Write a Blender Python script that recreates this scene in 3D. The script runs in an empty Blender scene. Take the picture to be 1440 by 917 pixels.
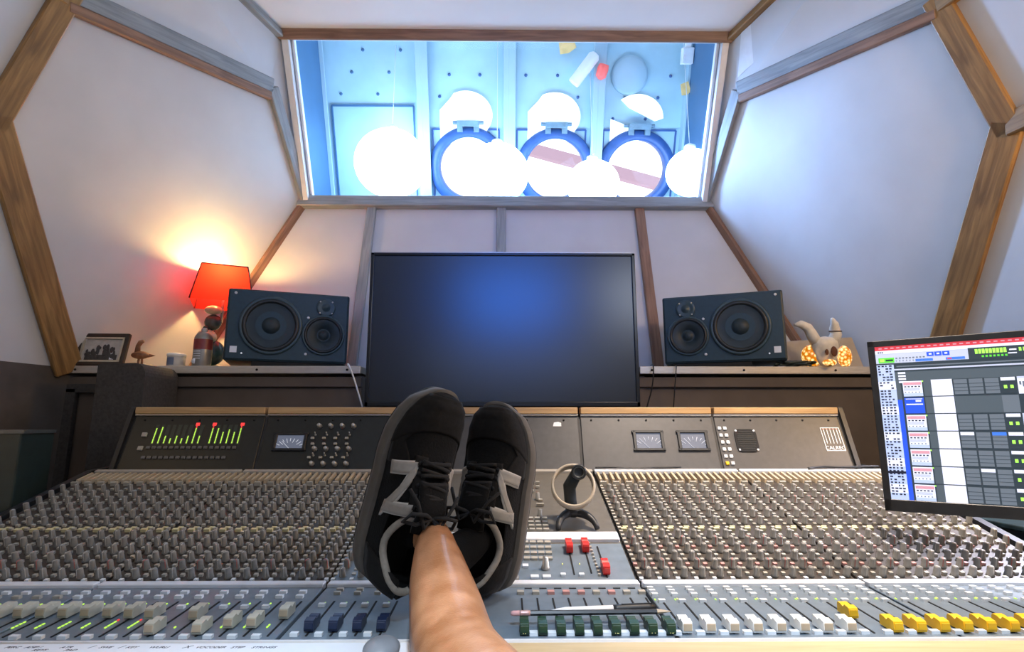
import bpy, bmesh, math, random
from mathutils import Vector, Matrix
random.seed(7)
C = bpy.context.scene.collection
ZC = 1.03                                   # eye height above the floor
PITCH, YAW, F = math.radians(10.07), math.radians(0.645), 800.0
RAD = math.radians
# ------------------------------------------------------------------ camera
cd = bpy.data.cameras.new('camera'); cam = bpy.data.objects.new('camera', cd); C.objects.link(cam)
cd.sensor_width = 36.0; cd.lens = F / 1440 * 36.0; cd.clip_start = 0.02
cam.location = (0, 0, ZC); cam.rotation_euler = (math.pi/2 + PITCH, 0, -YAW)
bpy.context.scene.camera = cam
CR = Matrix.Rotation(-YAW, 3, 'Z') @ Matrix.Rotation(math.pi/2 + PITCH, 3, 'X')
EYE = Vector((0, 0, ZC))
def ray(px, py): return CR @ Vector(((px-720)/F, (458.5-py)/F, -1))
def P(px, py, d): return EYE + ray(px, py)*d
def on(px, py, p0, n):
    r = ray(px, py); return EYE + r*((p0-EYE).dot(n)/r.dot(n))
def at_y(px, py, y): return on(px, py, Vector((0, y, 0)), Vector((0, 1, 0)))
def W(x, y, z): return Vector((x, y, z+ZC))
# ------------------------------------------------------------------ materials
def new_mat(name):
    m = bpy.data.materials.new(name); m.use_nodes = True
    nt = m.node_tree; return m, nt, nt.nodes['Principled BSDF']
def mat(name, col, rough=.5, metal=0, var=.12, scale=40, bump=0, coat=0, spec=.5, emit=None, es=0, stretch=(1, 1, 1)):
    m, nt, b = new_mat(name); N, L = nt.nodes, nt.links
    tc = N.new('ShaderNodeTexCoord'); mp = N.new('ShaderNodeMapping'); mp.inputs['Scale'].default_value = stretch
    ns = N.new('ShaderNodeTexNoise'); ns.inputs['Scale'].default_value = scale; ns.inputs['Detail'].default_value = 4
    L.new(tc.outputs['Object'], mp.inputs[0]); L.new(mp.outputs[0], ns.inputs['Vector'])
    cr = N.new('ShaderNodeValToRGB')
    cr.color_ramp.elements[0].position = .3; cr.color_ramp.elements[1].position = .7
    cr.color_ramp.elements[0].color = tuple(max(0, c*(1-var)) for c in col)+(1,)
    cr.color_ramp.elements[1].color = tuple(min(1, c*(1+var)) for c in col)+(1,)
    L.new(ns.outputs['Fac'], cr.inputs[0]); L.new(cr.outputs[0], b.inputs['Base Color'])
    b.inputs['Roughness'].default_value = rough; b.inputs['Metallic'].default_value = metal
    b.inputs['Coat Weight'].default_value = coat; b.inputs['Specular IOR Level'].default_value = spec
    if bump:
        bp = N.new('ShaderNodeBump'); bp.inputs['Strength'].default_value = bump; bp.inputs['Distance'].default_value = .002
        L.new(ns.outputs['Fac'], bp.inputs['Height']); L.new(bp.outputs[0], b.inputs['Normal'])
    if emit: b.inputs['Emission Color'].default_value = tuple(emit)+(1,); b.inputs['Emission Strength'].default_value = es
    return m
def wood(name, c0, c1, scale=6, stretch=(1, 12, 12), rough=.5):
    m, nt, b = new_mat(name); N, L = nt.nodes, nt.links
    tc = N.new('ShaderNodeTexCoord'); mp = N.new('ShaderNodeMapping'); mp.inputs['Scale'].default_value = stretch
    ns = N.new('ShaderNodeTexNoise'); ns.inputs['Scale'].default_value = scale; ns.inputs['Detail'].default_value = 8; ns.inputs['Distortion'].default_value = .6
    cr = N.new('ShaderNodeValToRGB'); e = cr.color_ramp.elements
    e[0].position, e[1].position = .32, .68; e[0].color, e[1].color = tuple(c0)+(1,), tuple(c1)+(1,)
    L.new(tc.outputs['Object'], mp.inputs[0]); L.new(mp.outputs[0], ns.inputs['Vector']); L.new(ns.outputs['Fac'], cr.inputs[0])
    L.new(cr.outputs[0], b.inputs['Base Color']); b.inputs['Roughness'].default_value = rough
    bp = N.new('ShaderNodeBump'); bp.inputs['Strength'].default_value = .25; bp.inputs['Distance'].default_value = .002
    L.new(ns.outputs['Fac'], bp.inputs['Height']); L.new(bp.outputs[0], b.inputs['Normal'])
    return m
def emis(name, col, s):
    m, nt, b = new_mat(name)
    b.inputs['Base Color'].default_value = tuple(c*.5 for c in col)+(1,); b.inputs['Roughness'].default_value = .4
    b.inputs['Emission Color'].default_value = tuple(col)+(1,); b.inputs['Emission Strength'].default_value = s
    return m
M = {}
M['wall'] = mat('painted_panel', (.57, .57, .575), .42, var=.05, scale=5, bump=.08)
M['ceil'] = mat('ceiling_paint', (.82, .82, .84), .6, var=.03, scale=4)
M['lowwall'] = mat('dark_lining', (.085, .07, .06), .8, var=.2, scale=12)
M['floor'] = mat('floor_carpet', (.05, .045, .045), .95, var=.4, scale=160, bump=.5)
M['wood'] = wood('batten_wood', (.16, .085, .03), (.36, .2, .07), rough=.5)
M['woodg'] = wood('batten_grey', (.20, .22, .23), (.32, .34, .35), rough=.5)
M['woodr'] = wood('batten_brown', (.17, .09, .055), (.31, .175, .11), rough=.5)
M['frame_white'] = mat('frame_white', (.75, .76, .78), .35, var=.04)
M['alu'] = mat('brushed_alloy', (.55, .52, .48), .35, metal=.6, var=.12, scale=30, stretch=(1, 20, 20))
M['hull'] = mat('hull_paint', (.38, .56, .63), .5, var=.08, scale=6, bump=.1)
M['hull_rib'] = mat('rib_paint', (.36, .50, .57), .5, var=.04, scale=6)
M['reveal'] = mat('reveal_paint', (.05, .13, .24), .5, var=.1, scale=5)
M['rim'] = mat('porthole_rim', (.035, .09, .25), .4, var=.15, scale=20)
M['hinge'] = mat('porthole_hinge', (.16, .24, .28), .45, var=.2, scale=30)
M['lid'] = mat('deadlight_white', (.95, .96, .97), .5, var=.02, emit=(.9, .97, 1), es=.55)  # self-lit white, stands in for light falling on the hull
M['globe'] = emis('globe_glow', (.45, .68, 1.0), 17.0)
M['red'] = mat('red_paint', (.8, .12, .1), .5, emit=(1, .2, .2), es=.25)
M['amber'] = mat('amber_tag', (.85, .55, .2), .5)
M['whitepl'] = mat('white_plastic', (.8, .8, .8), .4, var=.03)
M['black'] = mat('black_plastic', (.014, .015, .017), .45, var=.3)
M['gap'] = mat('gap_black', (.004, .004, .005), .8)
M['tvbezel'] = mat('tv_bezel', (.008, .009, .011), .25)
# console
M['fpanel'] = mat('fader_panel_paint', (.15, .19, .23), .42, var=.08, scale=60)
M['kpanel'] = mat('knob_panel_paint', (.050, .040, .032), .5, var=.15, scale=60)
M['cpanel'] = mat('centre_panel_paint', (.115, .105, .088), .45, var=.08, scale=60)
M['mpanel'] = mat('meter_panel_paint', (.060, .058, .058), .42, var=.1, scale=60)
M['mpanel_d'] = mat('meter_panel_dark', (.008, .010, .009), .4, var=.2, scale=60)  # same panel paint, darkened for the shade at the left end
M['body'] = mat('console_body', (.03, .028, .027), .6)
M['strip'] = mat('grey_strip', (.74, .78, .84), .35, var=.05, scale=30)
M['knob'] = mat('knob_grey', (.20, .195, .18), .5, var=.1, scale=90)
M['knobcap'] = mat('knob_pointer', (.45, .43, .39), .5, var=.05)
M['knobred'] = mat('knob_red', (.42, .13, .11), .5)
M['btn'] = mat('button_ivory', (.42, .395, .34), .45, var=.1, scale=60)
M['btnw'] = mat('button_white', (.78, .82, .85), .4, var=.05)
M['btnp'] = mat('button_pink', (.55, .28, .25), .45)
M['lever'] = mat('lever_cream', (.50, .41, .29), .45, var=.1)
M['cap_cream'] = mat('fader_cream', (.58, .56, .46), .45, var=.06)
M['cap_white'] = mat('fader_white', (.82, .84, .82), .4, var=.04)
M['cap_yellow'] = mat('fader_yellow', (.85, .50, .012), .38, var=.05)
M['cap_blue'] = mat('fader_navy', (.012, .022, .06), .4)
M['cap_green'] = mat('fader_green', (.012, .045, .02), .4)
M['cap_red'] = mat('fader_red', (.62, .022, .016), .38)
M['capend'] = mat('fader_end_tan', (.50, .40, .28), .5)
M['cline'] = mat('fader_line_white', (.8, .8, .78), .5)
M['oak'] = wood('console_oak', (.42, .25, .11), (.62, .41, .2), rough=.42)
M['rail'] = wood('armrest_maple', (.55, .38, .19), (.68, .5, .27), rough=.4)
M['tape'] = mat('white_tape', (.80, .82, .86), .6, var=.02)
M['ink'] = mat('ink', (.02, .02, .035), .7)
M['led_g'] = emis('led_green', (.55, .95, .10), 1.0)
M['led_y'] = emis('led_yellow', (.8, .8, .3), .7)
M['led_r'] = emis('led_red', (.9, .05, .05), 1.0)
M['led_off'] = mat('led_off', (.03, .04, .03), .4)
M['vu'] = emis('vu_face', (.10, .115, .16), 1.0)
M['vuink'] = emis('vu_marks', (.6, .62, .7), .7)
M['silver'] = mat('silver_knob', (.5, .49, .47), .3, metal=.7)
# shoes, person
M['suede'] = mat('black_suede', (.0065, .0056, .0050), .85, var=.3, scale=140, bump=.35)
M['meshf'] = mat('black_mesh', (.0035, .0034, .0034), .9, var=.4, scale=320, bump=.5)
M['sole_m'] = mat('midsole_grey', (.105, .092, .078), .7, var=.1, scale=60)
M['sole_o'] = mat('outsole_black', (.012, .011, .011), .8, bump=.3, scale=90)
M['logo'] = mat('logo_grey', (.30, .275, .24), .6, var=.08, scale=120)
M['logo_e'] = mat('logo_edge', (.48, .45, .40), .6)
M['lace'] = mat('lace_black', (.008, .0075, .0075), .9, bump=.4, scale=300)
M['lining'] = mat('lining_grey', (.24, .215, .18), .85, bump=.2, scale=200)
M['inside'] = mat('shoe_inside', (.006, .006, .006), .95)
M['shorts'] = mat('dark_shorts', (.03, .03, .04), .9, bump=.3, scale=100)
def skin_mat():
    m, nt, b = new_mat('skin'); N, L = nt.nodes, nt.links
    tc = N.new('ShaderNodeTexCoord'); ns = N.new('ShaderNodeTexNoise'); ns.inputs['Scale'].default_value = 30; ns.inputs['Detail'].default_value = 6
    cr = N.new('ShaderNodeValToRGB'); e = cr.color_ramp.elements
    e[0].color = (.31, .125, .050, 1); e[1].color = (.44, .205, .10, 1); e[0].position = .35; e[1].position = .65
    L.new(tc.outputs['Object'], ns.inputs['Vector']); L.new(ns.outputs['Fac'], cr.inputs[0]); L.new(cr.outputs[0], b.inputs['Base Color'])
    n2 = N.new('ShaderNodeTexNoise'); n2.inputs['Scale'].default_value = 420; n2.inputs['Detail'].default_value = 3
    L.new(tc.outputs['Object'], n2.inputs['Vector'])
    bp = N.new('ShaderNodeBump'); bp.inputs['Strength'].default_value = .3; bp.inputs['Distance'].default_value = .001
    L.new(n2.outputs['Fac'], bp.inputs['Height']); L.new(bp.outputs[0], b.inputs['Normal'])
    b.inputs['Roughness'].default_value = .30; b.inputs['Subsurface Weight'].default_value = .08
    b.inputs['Subsurface Radius'].default_value = (.01, .004, .002)
    return m
M['skin'] = skin_mat()
for k_ in ('suede', 'meshf', 'sole_m'):
    b_ = M[k_].node_tree.nodes['Principled BSDF']; b_.inputs['Specular IOR Level'].default_value = .22; b_.inputs['Sheen Weight'].default_value = .05; b_.inputs['Sheen Roughness'].default_value = .35
def glass_mat(name, tint, fac, rough=.02):
    m = bpy.data.materials.new(name); m.use_nodes = True; nt = m.node_tree; N, L = nt.nodes, nt.links
    N.remove(N['Principled BSDF']); o = N['Material Output']
    t = N.new('ShaderNodeBsdfTransparent'); t.inputs[0].default_value = tuple(tint)+(1,)
    g = N.new('ShaderNodeBsdfGlossy'); g.inputs['Roughness'].default_value = rough
    fr = N.new('ShaderNodeFresnel'); fr.inputs[0].default_value = 1.3
    mu = N.new('ShaderNodeMath'); mu.operation = 'MULTIPLY'; mu.inputs[1].default_value = fac
    mx = N.new('ShaderNodeMixShader'); L.new(fr.outputs[0], mu.inputs[0]); L.new(mu.outputs[0], mx.inputs[0])
    L.new(t.outputs[0], mx.inputs[1]); L.new(g.outputs[0], mx.inputs[2]); L.new(mx.outputs[0], o.inputs[0])
    return m
M['glass'] = glass_mat('window_glass', (.97, .985, 1), .5)
# speakers etc.
M['spk'] = mat('speaker_black', (.006, .024, .036), .5, var=.15, scale=60)
M['spkface'] = mat('speaker_baffle', (.007, .032, .050), .5, var=.12, scale=90)
M['cone'] = mat('speaker_cone', (.008, .022, .032), .55)
M['surround'] = mat('rubber_surround', (.008, .012, .015), .45)
M['ring'] = mat('driver_ring', (.022, .05, .066), .4)
M['foam'] = mat('foam_pad', (.01, .012, .014), .9, bump=.4, scale=200)
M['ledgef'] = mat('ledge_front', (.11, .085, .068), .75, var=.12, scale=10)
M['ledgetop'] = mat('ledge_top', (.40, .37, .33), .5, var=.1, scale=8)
M['felt'] = mat('grey_felt', (.055, .05, .048), .95, var=.2, scale=120, bump=.4)
M['rack'] = mat('rack_black', (.012, .017, .018), .45, var=.2)
M['rackedge'] = mat('rack_edge', (.10, .11, .11), .4, metal=.4)
# ------------------------------------------------------------------ mesh building
def frame(o, x, y, z):
    m = Matrix.Identity(4)
    for i, c in enumerate((x, y, z)):
        for k in range(3): m[k][i] = c[k]
    for k in range(3): m[k][3] = o[k]
    return m
def dirframe(o, d, up=Vector((0, 0, 1))):
    z = Vector(d).normalized(); x = Vector(up).cross(z)
    if x.length < 1e-5: x = Vector((1, 0, 0)).cross(z) if abs(z.x) < .9 else Vector((0, 1, 0)).cross(z)
    x.normalize(); return frame(o, x, z.cross(x), z)
WORLD = {}
class MB:
    def __init__(s): s.v, s.f, s.mi, s.sm = [], [], [], []
    def add(s, vs, fs, mi=0, smooth=False, T=None):
        b = len(s.v)
        for p in vs: s.v.append(tuple((T @ Vector(p)) if T else Vector(p)))
        for q in fs: s.f.append(tuple(b+i for i in q)); s.mi.append(mi); s.sm.append(smooth)
        return s
    def box(s, c, d, mi=0, T=None):
        x, y, z = c; a, b, e = d[0]/2, d[1]/2, d[2]/2
        vs = [(x+i*a, y+j*b, z+k*e) for k in (-1, 1) for j in (-1, 1) for i in (-1, 1)]
        return s.add(vs, [(0, 2, 3, 1), (4, 5, 7, 6), (0, 1, 5, 4), (2, 6, 7, 3), (0, 4, 6, 2), (1, 3, 7, 5)], mi, False, T)
    def hexa(s, pts, mi=0, T=None):
        return s.add(pts, [(0, 3, 2, 1), (4, 5, 6, 7), (0, 1, 5, 4), (1, 2, 6, 5), (2, 3, 7, 6), (3, 0, 4, 7)], mi, False, T)
    def quad(s, pts, mi=0, T=None): return s.add(pts, [tuple(range(len(pts)))], mi, False, T)
    def prism(s, poly, h0, h1, mi=0, T=None, smooth=False):
        n = len(poly); vs = [(p[0], p[1], h0) for p in poly]+[(p[0], p[1], h1) for p in poly]
        s.add(vs, [tuple(reversed(range(n))), tuple(range(n, 2*n))], mi, False, T)
        return s.add(vs, [(i, (i+1) % n, n+(i+1) % n, n+i) for i in range(n)], mi, smooth, T)
    def lathe(s, prof, n=20, mi=0, T=None, smooth=True, closed=False):
        vs, fs = [], []; k = len(prof)
        for r, z in prof:
            for i in range(n):
                a = 2*math.pi*i/n; vs.append((r*math.cos(a), r*math.sin(a), z))
        for j in range(k-1):
            for i in range(n): fs.append((j*n+i, j*n+(i+1) % n, (j+1)*n+(i+1) % n, (j+1)*n+i))
        if not closed:
            if prof[0][0] > 1e-4: fs.append(tuple(reversed(range(n))))
            if prof[-1][0] > 1e-4: fs.append(tuple(range((k-1)*n, k*n)))
        return s.add(vs, fs, mi, smooth, T)
    def cyl(s, p, q, r0, r1=None, n=14, mi=0):
        p, q = Vector(p), Vector(q); r1 = r0 if r1 is None else r1
        return s.lathe([(r0, 0), (r1, (q-p).length)], n, mi, dirframe(p, q-p))
    def sphere(s, c, r, n=16, mi=0, sc=(1, 1, 1), T=None):
        prof = [(max(1e-5, math.sin(math.pi*i/n)), -math.cos(math.pi*i/n)) for i in range(n+1)]
        X = Matrix.Translation(c) @ Matrix.Diagonal((r*sc[0], r*sc[1], r*sc[2], 1))
        return s.lathe(prof, n*2, mi, (T @ X) if T else X)
    def tube(s, pts, r, n=8, mi=0, closed=False, T=None):
        pts = [Vector(p) for p in pts]; k = len(pts); vs, fs = [], []; px = None
        for i, p in enumerate(pts):
            d = (pts[(i+1) % k]-pts[i-1]) if closed else (pts[min(i+1, k-1)]-pts[max(i-1, 0)])
            d.normalize()
            x = (px-d*px.dot(d)) if px else d.orthogonal()
            if x.length < 1e-6: x = d.orthogonal()
            x.normalize(); px = x; y = d.cross(x); rr = r[i] if isinstance(r, (list, tuple)) else r
            for a in range(n):
                t = 2*math.pi*a/n; vs.append(p+x*math.cos(t)*rr+y*math.sin(t)*rr)
        for i in range(k if closed else k-1):
            for a in range(n):
                j = (i+1) % k; fs.append((i*n+a, i*n+(a+1) % n, j*n+(a+1) % n, j*n+a))
        if not closed: fs += [tuple(reversed(range(n))), tuple(range((k-1)*n, k*n))]
        return s.add(vs, fs, mi, True, T)
    def mesh(s, name, mats):
        me = bpy.data.meshes.new(name); me.from_pydata(s.v, [], s.f)
        for m in mats: me.materials.append(m)
        me.polygons.foreach_set('material_index', s.mi); me.polygons.foreach_set('use_smooth', s.sm)
        bm = bmesh.new(); bm.from_mesh(me); bmesh.ops.recalc_face_normals(bm, faces=bm.faces); bm.to_mesh(me); bm.free()
        me.update(); return me
    def build(s, name, mats, parent=None, bevel=0, seg=2, subsurf=0):
        if not isinstance(mats, (list, tuple)): mats = [mats]
        return link(name, s.mesh(name, mats), parent, bevel, seg, subsurf)
def link(name, me, parent=None, bevel=0, seg=2, subsurf=0, world=None):
    o = bpy.data.objects.new(name, me); C.objects.link(o)
    if parent:
        o.parent = parent; o.matrix_parent_inverse = WORLD[parent.name].inverted()
    if world: o.matrix_basis = world
    WORLD[o.name] = world or Matrix.Identity(4)
    if bevel:
        b = o.modifiers.new('bevel', 'BEVEL'); b.width = bevel; b.segments = seg; b.limit_method = 'ANGLE'; b.angle_limit = .6
    if subsurf:
        b = o.modifiers.new('sub', 'SUBSURF'); b.levels = b.render_levels = subsurf
    return o
def thing(name, label, cat, loc, group=None):
    o = bpy.data.objects.new(name, None); C.objects.link(o); o.location = loc; o.empty_display_size = .05
    WORLD[o.name] = Matrix.Translation(loc); return tag(o, label, cat, group)
def tag(o, label, cat, group=None):
    o['label'] = label; o['category'] = cat
    if group: o['group'] = group
    return o
def struct(o): o['kind'] = 'structure'; return o
def text_mesh(name, s, size, T, m, parent, shear=0, ext=.0002, align='CENTER'):
    cu = bpy.data.curves.new('t', 'FONT'); cu.body = s; cu.size = size; cu.shear = shear; cu.extrude = ext; cu.align_x = align
    t = bpy.data.objects.new('t', cu); C.objects.link(t)
    dg = bpy.context.evaluated_depsgraph_get(); me = bpy.data.meshes.new_from_object(t.evaluated_get(dg))
    bpy.data.objects.remove(t); me.name = name; me.transform(T); me.materials.clear(); me.materials.append(m)
    return link(name, me, parent)
# ================================================================== ROOM SHELL
def mir(p): return Vector((-p.x, p.y, p.z))
WT, WB, K = W(.97, 2.217, 1.676), W(.975, 2.6, 1.054), W(1.5, 1.95, .2)
PN = (WT-WB).cross(K-WB).normalized()
MM, AA, JJ, DD = on(1043, 128, WB, PN), on(1322, 4, WB, PN), on(1421, 178, WB, PN), on(1120, 480, WB, PN)
BB = WB+(DD-WB)*((WB.z-ZC-.15)/(WB.z-DD.z))
YB = -1.7
def back(p, k=.25): return Vector((p.x+k*(p.y-YB), YB, p.z))
CC = W(1.19, 1.5, 1.68); CB = W(2.0, YB, 1.68)
FB = W(BB.x, BB.y, -ZC); KF = W(K.x+.02, K.y, -ZC); KFB = Vector((back(K).x, YB, 0))
def poly_obj(name, polys, m, flip=False):
    b = MB()
    for p in polys: b.quad(p)
    return struct(b.build(name, m))
for side, g in (('right', lambda p: p), ('left', mir)):
    def Q(*ps): return [g(p) for p in ps]
    poly_obj('wall_'+side, [Q(WT, MM, WB), Q(WB, MM, AA, JJ, K, BB)], M['wall'])
    poly_obj('wall_'+side+'_upper', [Q(WT, CC, MM), Q(CC, AA, MM), Q(AA, CC, CB), Q(AA, CB, back(AA))], M['wall'])
    poly_obj('wall_'+side+'_middle', [Q(AA, back(AA), back(JJ), JJ)], M['wall'])
    poly_obj('wall_'+side+'_front', [Q(JJ, back(JJ), back(K)), Q(JJ, back(K), K)], M['wall'])
    poly_obj('wall_'+side+'_lower', [Q(K, back(K), KFB, KF), Q(BB, K, KF, FB)], M['lowwall'])
poly_obj('wall_back', [[mir(WB), WB, BB, mir(BB)]], M['wall'])
poly_obj('wall_back_lower', [[mir(BB), BB, FB, mir(FB)]], M['lowwall'])
poly_obj('ceiling', [[mir(WT), WT, CC, CB, mir(CB), mir(CC)]], M['ceil'])
poly_obj('floor', [[mir(FB), FB, KF, KFB, mir(KFB), mir(KF)]], M['floor'])
poly_obj('wall_rear', [[back(K), back(JJ), back(AA), CB, mir(CB), mir(back(AA)), mir(back(JJ)), mir(back(K)), mir(KFB), KFB]], M['wall'])
TRIM = [0]
def beam(p, q, w, t, n, m, lift=.0, ext=0.0, off=0.0):
    d = (q-p).normalized(); n = (n-d*n.dot(d)).normalized(); s = d.cross(n)
    p, q = p-d*ext+s*off, q+d*ext+s*off
    T = frame(p+n*(lift+t/2), d, s, n); b = MB(); l = (q-p).length
    b.box((l/2, 0, 0), (l, w, t), 0, None)
    TRIM[0] += 1
    me = b.mesh('trim', [m]); return struct(link('trim_%d' % TRIM[0], me, None, .004, 1, 0, T))
UP_N = (CC-WT).cross(MM-WT); UP_N = UP_N if UP_N.dot(EYE-WT) > 0 else -UP_N; UP_N.normalize()
RN = PN if PN.dot(EYE-WB) > 0 else -PN
for s, g in ((1, lambda p: p), (-1, mir)):
    n, un = g(RN), g(UP_N)
    sd = s
    beam(g(WT), g(CC), .045, .03, Vector((0, 0, -1)), M['wood'] if s > 0 else M['woodg'])
    beam(g(CC), g(CB), .045, .03, Vector((0, 0, -1)), M['wood'])
    beam(g(MM), g(AA), .06, .022, n, M['woodg'], off=-.012*sd, ext=.01)
    beam(g(MM), g(AA), .034, .030, n, M['woodr'], off=.034*sd, ext=.0)
    beam(g(MM), g(WB), .055, .022, n, M['woodg'], off=.012*sd)
    beam(g(AA), g(JJ), .07, .028, n, M['wood'], ext=.02)
    beam(g(JJ), g(K), .085, .028, n, M['wood'], ext=.015)
    beam(g(WB), g(BB), .055, .022, n, M['woodr'])
    beam(g(AA), g(back(AA)), .07, .028, g(Vector((-1, 0, -.2))), M['wood'])
    beam(g(JJ), g(back(JJ)), .07, .028, g(Vector((-1, 0, 0))), M['wood'])
    strip = MB().quad([g(WT+(CC-WT)*.12+un*.002), g(WT+(CC-WT)*.95+un*.004), g(WT+(CC-WT)*.9+(AA-CC)*.33+un*.004), g(MM+(WT-MM)*.25+un*.004)])
    TRIM[0] += 1; struct(strip.build('trim_%d' % TRIM[0], M['frame_white']))
BWN = (BB-WB).cross(Vector((1, 0, 0))); BWN = (BWN if BWN.y < 0 else -BWN).normalized()
bdir = (Vector((0, BB.y, BB.z))-Vector((0, WB.y, WB.z)))
for x, m in ((-.640, M['woodg']), (-.022, M['woodg']), (.640, M['woodr'])):
    p = Vector((x, WB.y, WB.z)); beam(p, p+bdir, .045, .02, BWN, m)
beam(mir(WB), WB, .06, .035, BWN, M['woodg'], ext=.02, off=0)
WN = Vector((0, -(WT.z-WB.z), -(WB.y-WT.y))).normalized()        # window plane, towards the room
beam(mir(WT), WT, .045, .035, WN, M['woodr'], ext=.01)
# window
wf = MB()
wv = (WT-WB); wl = wv.length; wd = Vector((0, wv.y, wv.z)).normalized()
WF = frame(Vector((0, WB.y, WB.z)), Vector((1, 0, 0)), wd, Vector((1, 0, 0)).cross(wd))   # local z towards room
for sx in (-1, 1):
    wf.box((sx*.955, wl/2, .0), (.03, wl, .05), 0, WF); wf.box((sx*.932, wl/2, -.02), (.012, wl, .03), 0, WF)
wf.box((0, wl-.012, -.01), (1.9, .02, .03), 0, WF); wf.box((0, .03, -.01), (1.9, .02, .03), 0, WF)
win = struct(wf.build('window_1', M['frame_white'], None, .003))
MB().quad([(-.94, .02, -.012), (.94, .02, -.012), (.94, wl-.01, -.012), (-.94, wl-.01, -.012)], 0, WF).build('pane', M['glass'], win)
# ------------------------------------------------ hull beyond the window
HV = (W(0, 2.713, 2.05)-W(0, 3.115, 1.276)).normalized(); H0 = W(0, 3.115, 1.276)
HN = Vector((1, 0, 0)).cross(HV); HF = frame(H0, Vector((1, 0, 0)), HV, HN)
HI = HF.inverted()
def hul(px, py): q = HI @ on(px, py, H0, HN); return q.x, q.y
def plate_with_hole(b, x0, x1, v0, v1, cx, cv, r, n=48, z=0):
    ring, outer = [], []
    for i in range(n):
        a = 2*math.pi*i/n; c, s = math.cos(a), math.sin(a)
        t = min(((x1-cx)/c if c > 1e-9 else (x0-cx)/c if c < -1e-9 else 9), ((v1-cv)/s if s > 1e-9 else (v0-cv)/s if s < -1e-9 else 9))
        ring.append((cx+r*c, cv+r*s, z)); outer.append((cx+t*c, cv+t*s, z))
    b.add(ring+outer, [(i, (i+1) % n, n+(i+1) % n, n+i) for i in range(n)], 0, False, HF)
    for X, V in ((x0, v0), (x1, v0), (x1, v1), (x0, v1)):   # fill the corners
        k = min(range(n), key=lambda i: (outer[i][0]-X)**2+(outer[i][1]-V)**2)
        cand = sorted(range(n), key=lambda i: (outer[i][0]-X)**2+(outer[i][1]-V)**2)
        on_v = [i for i in cand if abs(outer[i][0]-X) < 1e-6][0]; on_h = [i for i in cand if abs(outer[i][1]-V) < 1e-6][0]
        b.add([outer[on_v], (X, V, z), outer[on_h]], [(0, 1, 2)], 0, False, HF)
ribx = [hul(457, 150)[0]-.02, hul(592, 150)[0], hul(712, 150)[0], hul(835, 150)[0], hul(958, 150)[0]+.02]
V0, V1 = -.75, 1.05
hb = MB(); ports = []
hb.quad([(-1.5, V0, 0), (ribx[1], V0, 0), (ribx[1], V1, 0), (-1.5, V1, 0)], 0, HF)
for i, (px, py) in enumerate(((660, 236), (780, 238), (893, 240))):
    cx, cv = hul(px, py); ports.append((cx, cv)); plate_with_hole(hb, ribx[i+1], ribx[i+2], V0, V1, cx, cv, .178)
hb.quad([(ribx[4], V0, 0), (1.5, V0, 0), (1.5, V1, 0), (ribx[4], V1, 0)], 0, HF)
struct(hb.build('wall_hull', M['hull']))
rb = None
for i, x in enumerate(ribx):
    b = MB().box((x, .15, .03), (.03, 1.7, .06), 0, HF); b.box((x+.02, .15, .055), (.06, 1.7, .008), 0, HF)
    TRIM[0] += 1; struct(b.build('trim_%d' % TRIM[0], M['hull_rib'], None, .002))
sv = hul(660, 182)[1]
for i in range(4):
    b = MB(); x0, x1 = ribx[i]+.06, ribx[i+1]-.04; v = sv+(.12 if i == 0 else 0)
    b.box(((x0+x1)/2, v, .006), (x1-x0, .010, .012), 0, HF); b.box((x0, v-.35, .006), (.008, .7, .012), 0, HF); b.box((x1, v-.35, .006), (.008, .7, .012), 0, HF)
    for j in range(6): b.lathe([(.009, 0), (.007, .006), (.0001, .008)], 8, 0, HF @ Matrix.Translation((x0+(x1-x0)*(.12+.15*j), v+.06+.11*((j*7+i) % 3), 0)))
    TRIM[0] += 1; struct(b.build('trim_%d' % TRIM[0], M['reveal'] if i == 0 else M['rim']))
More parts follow.
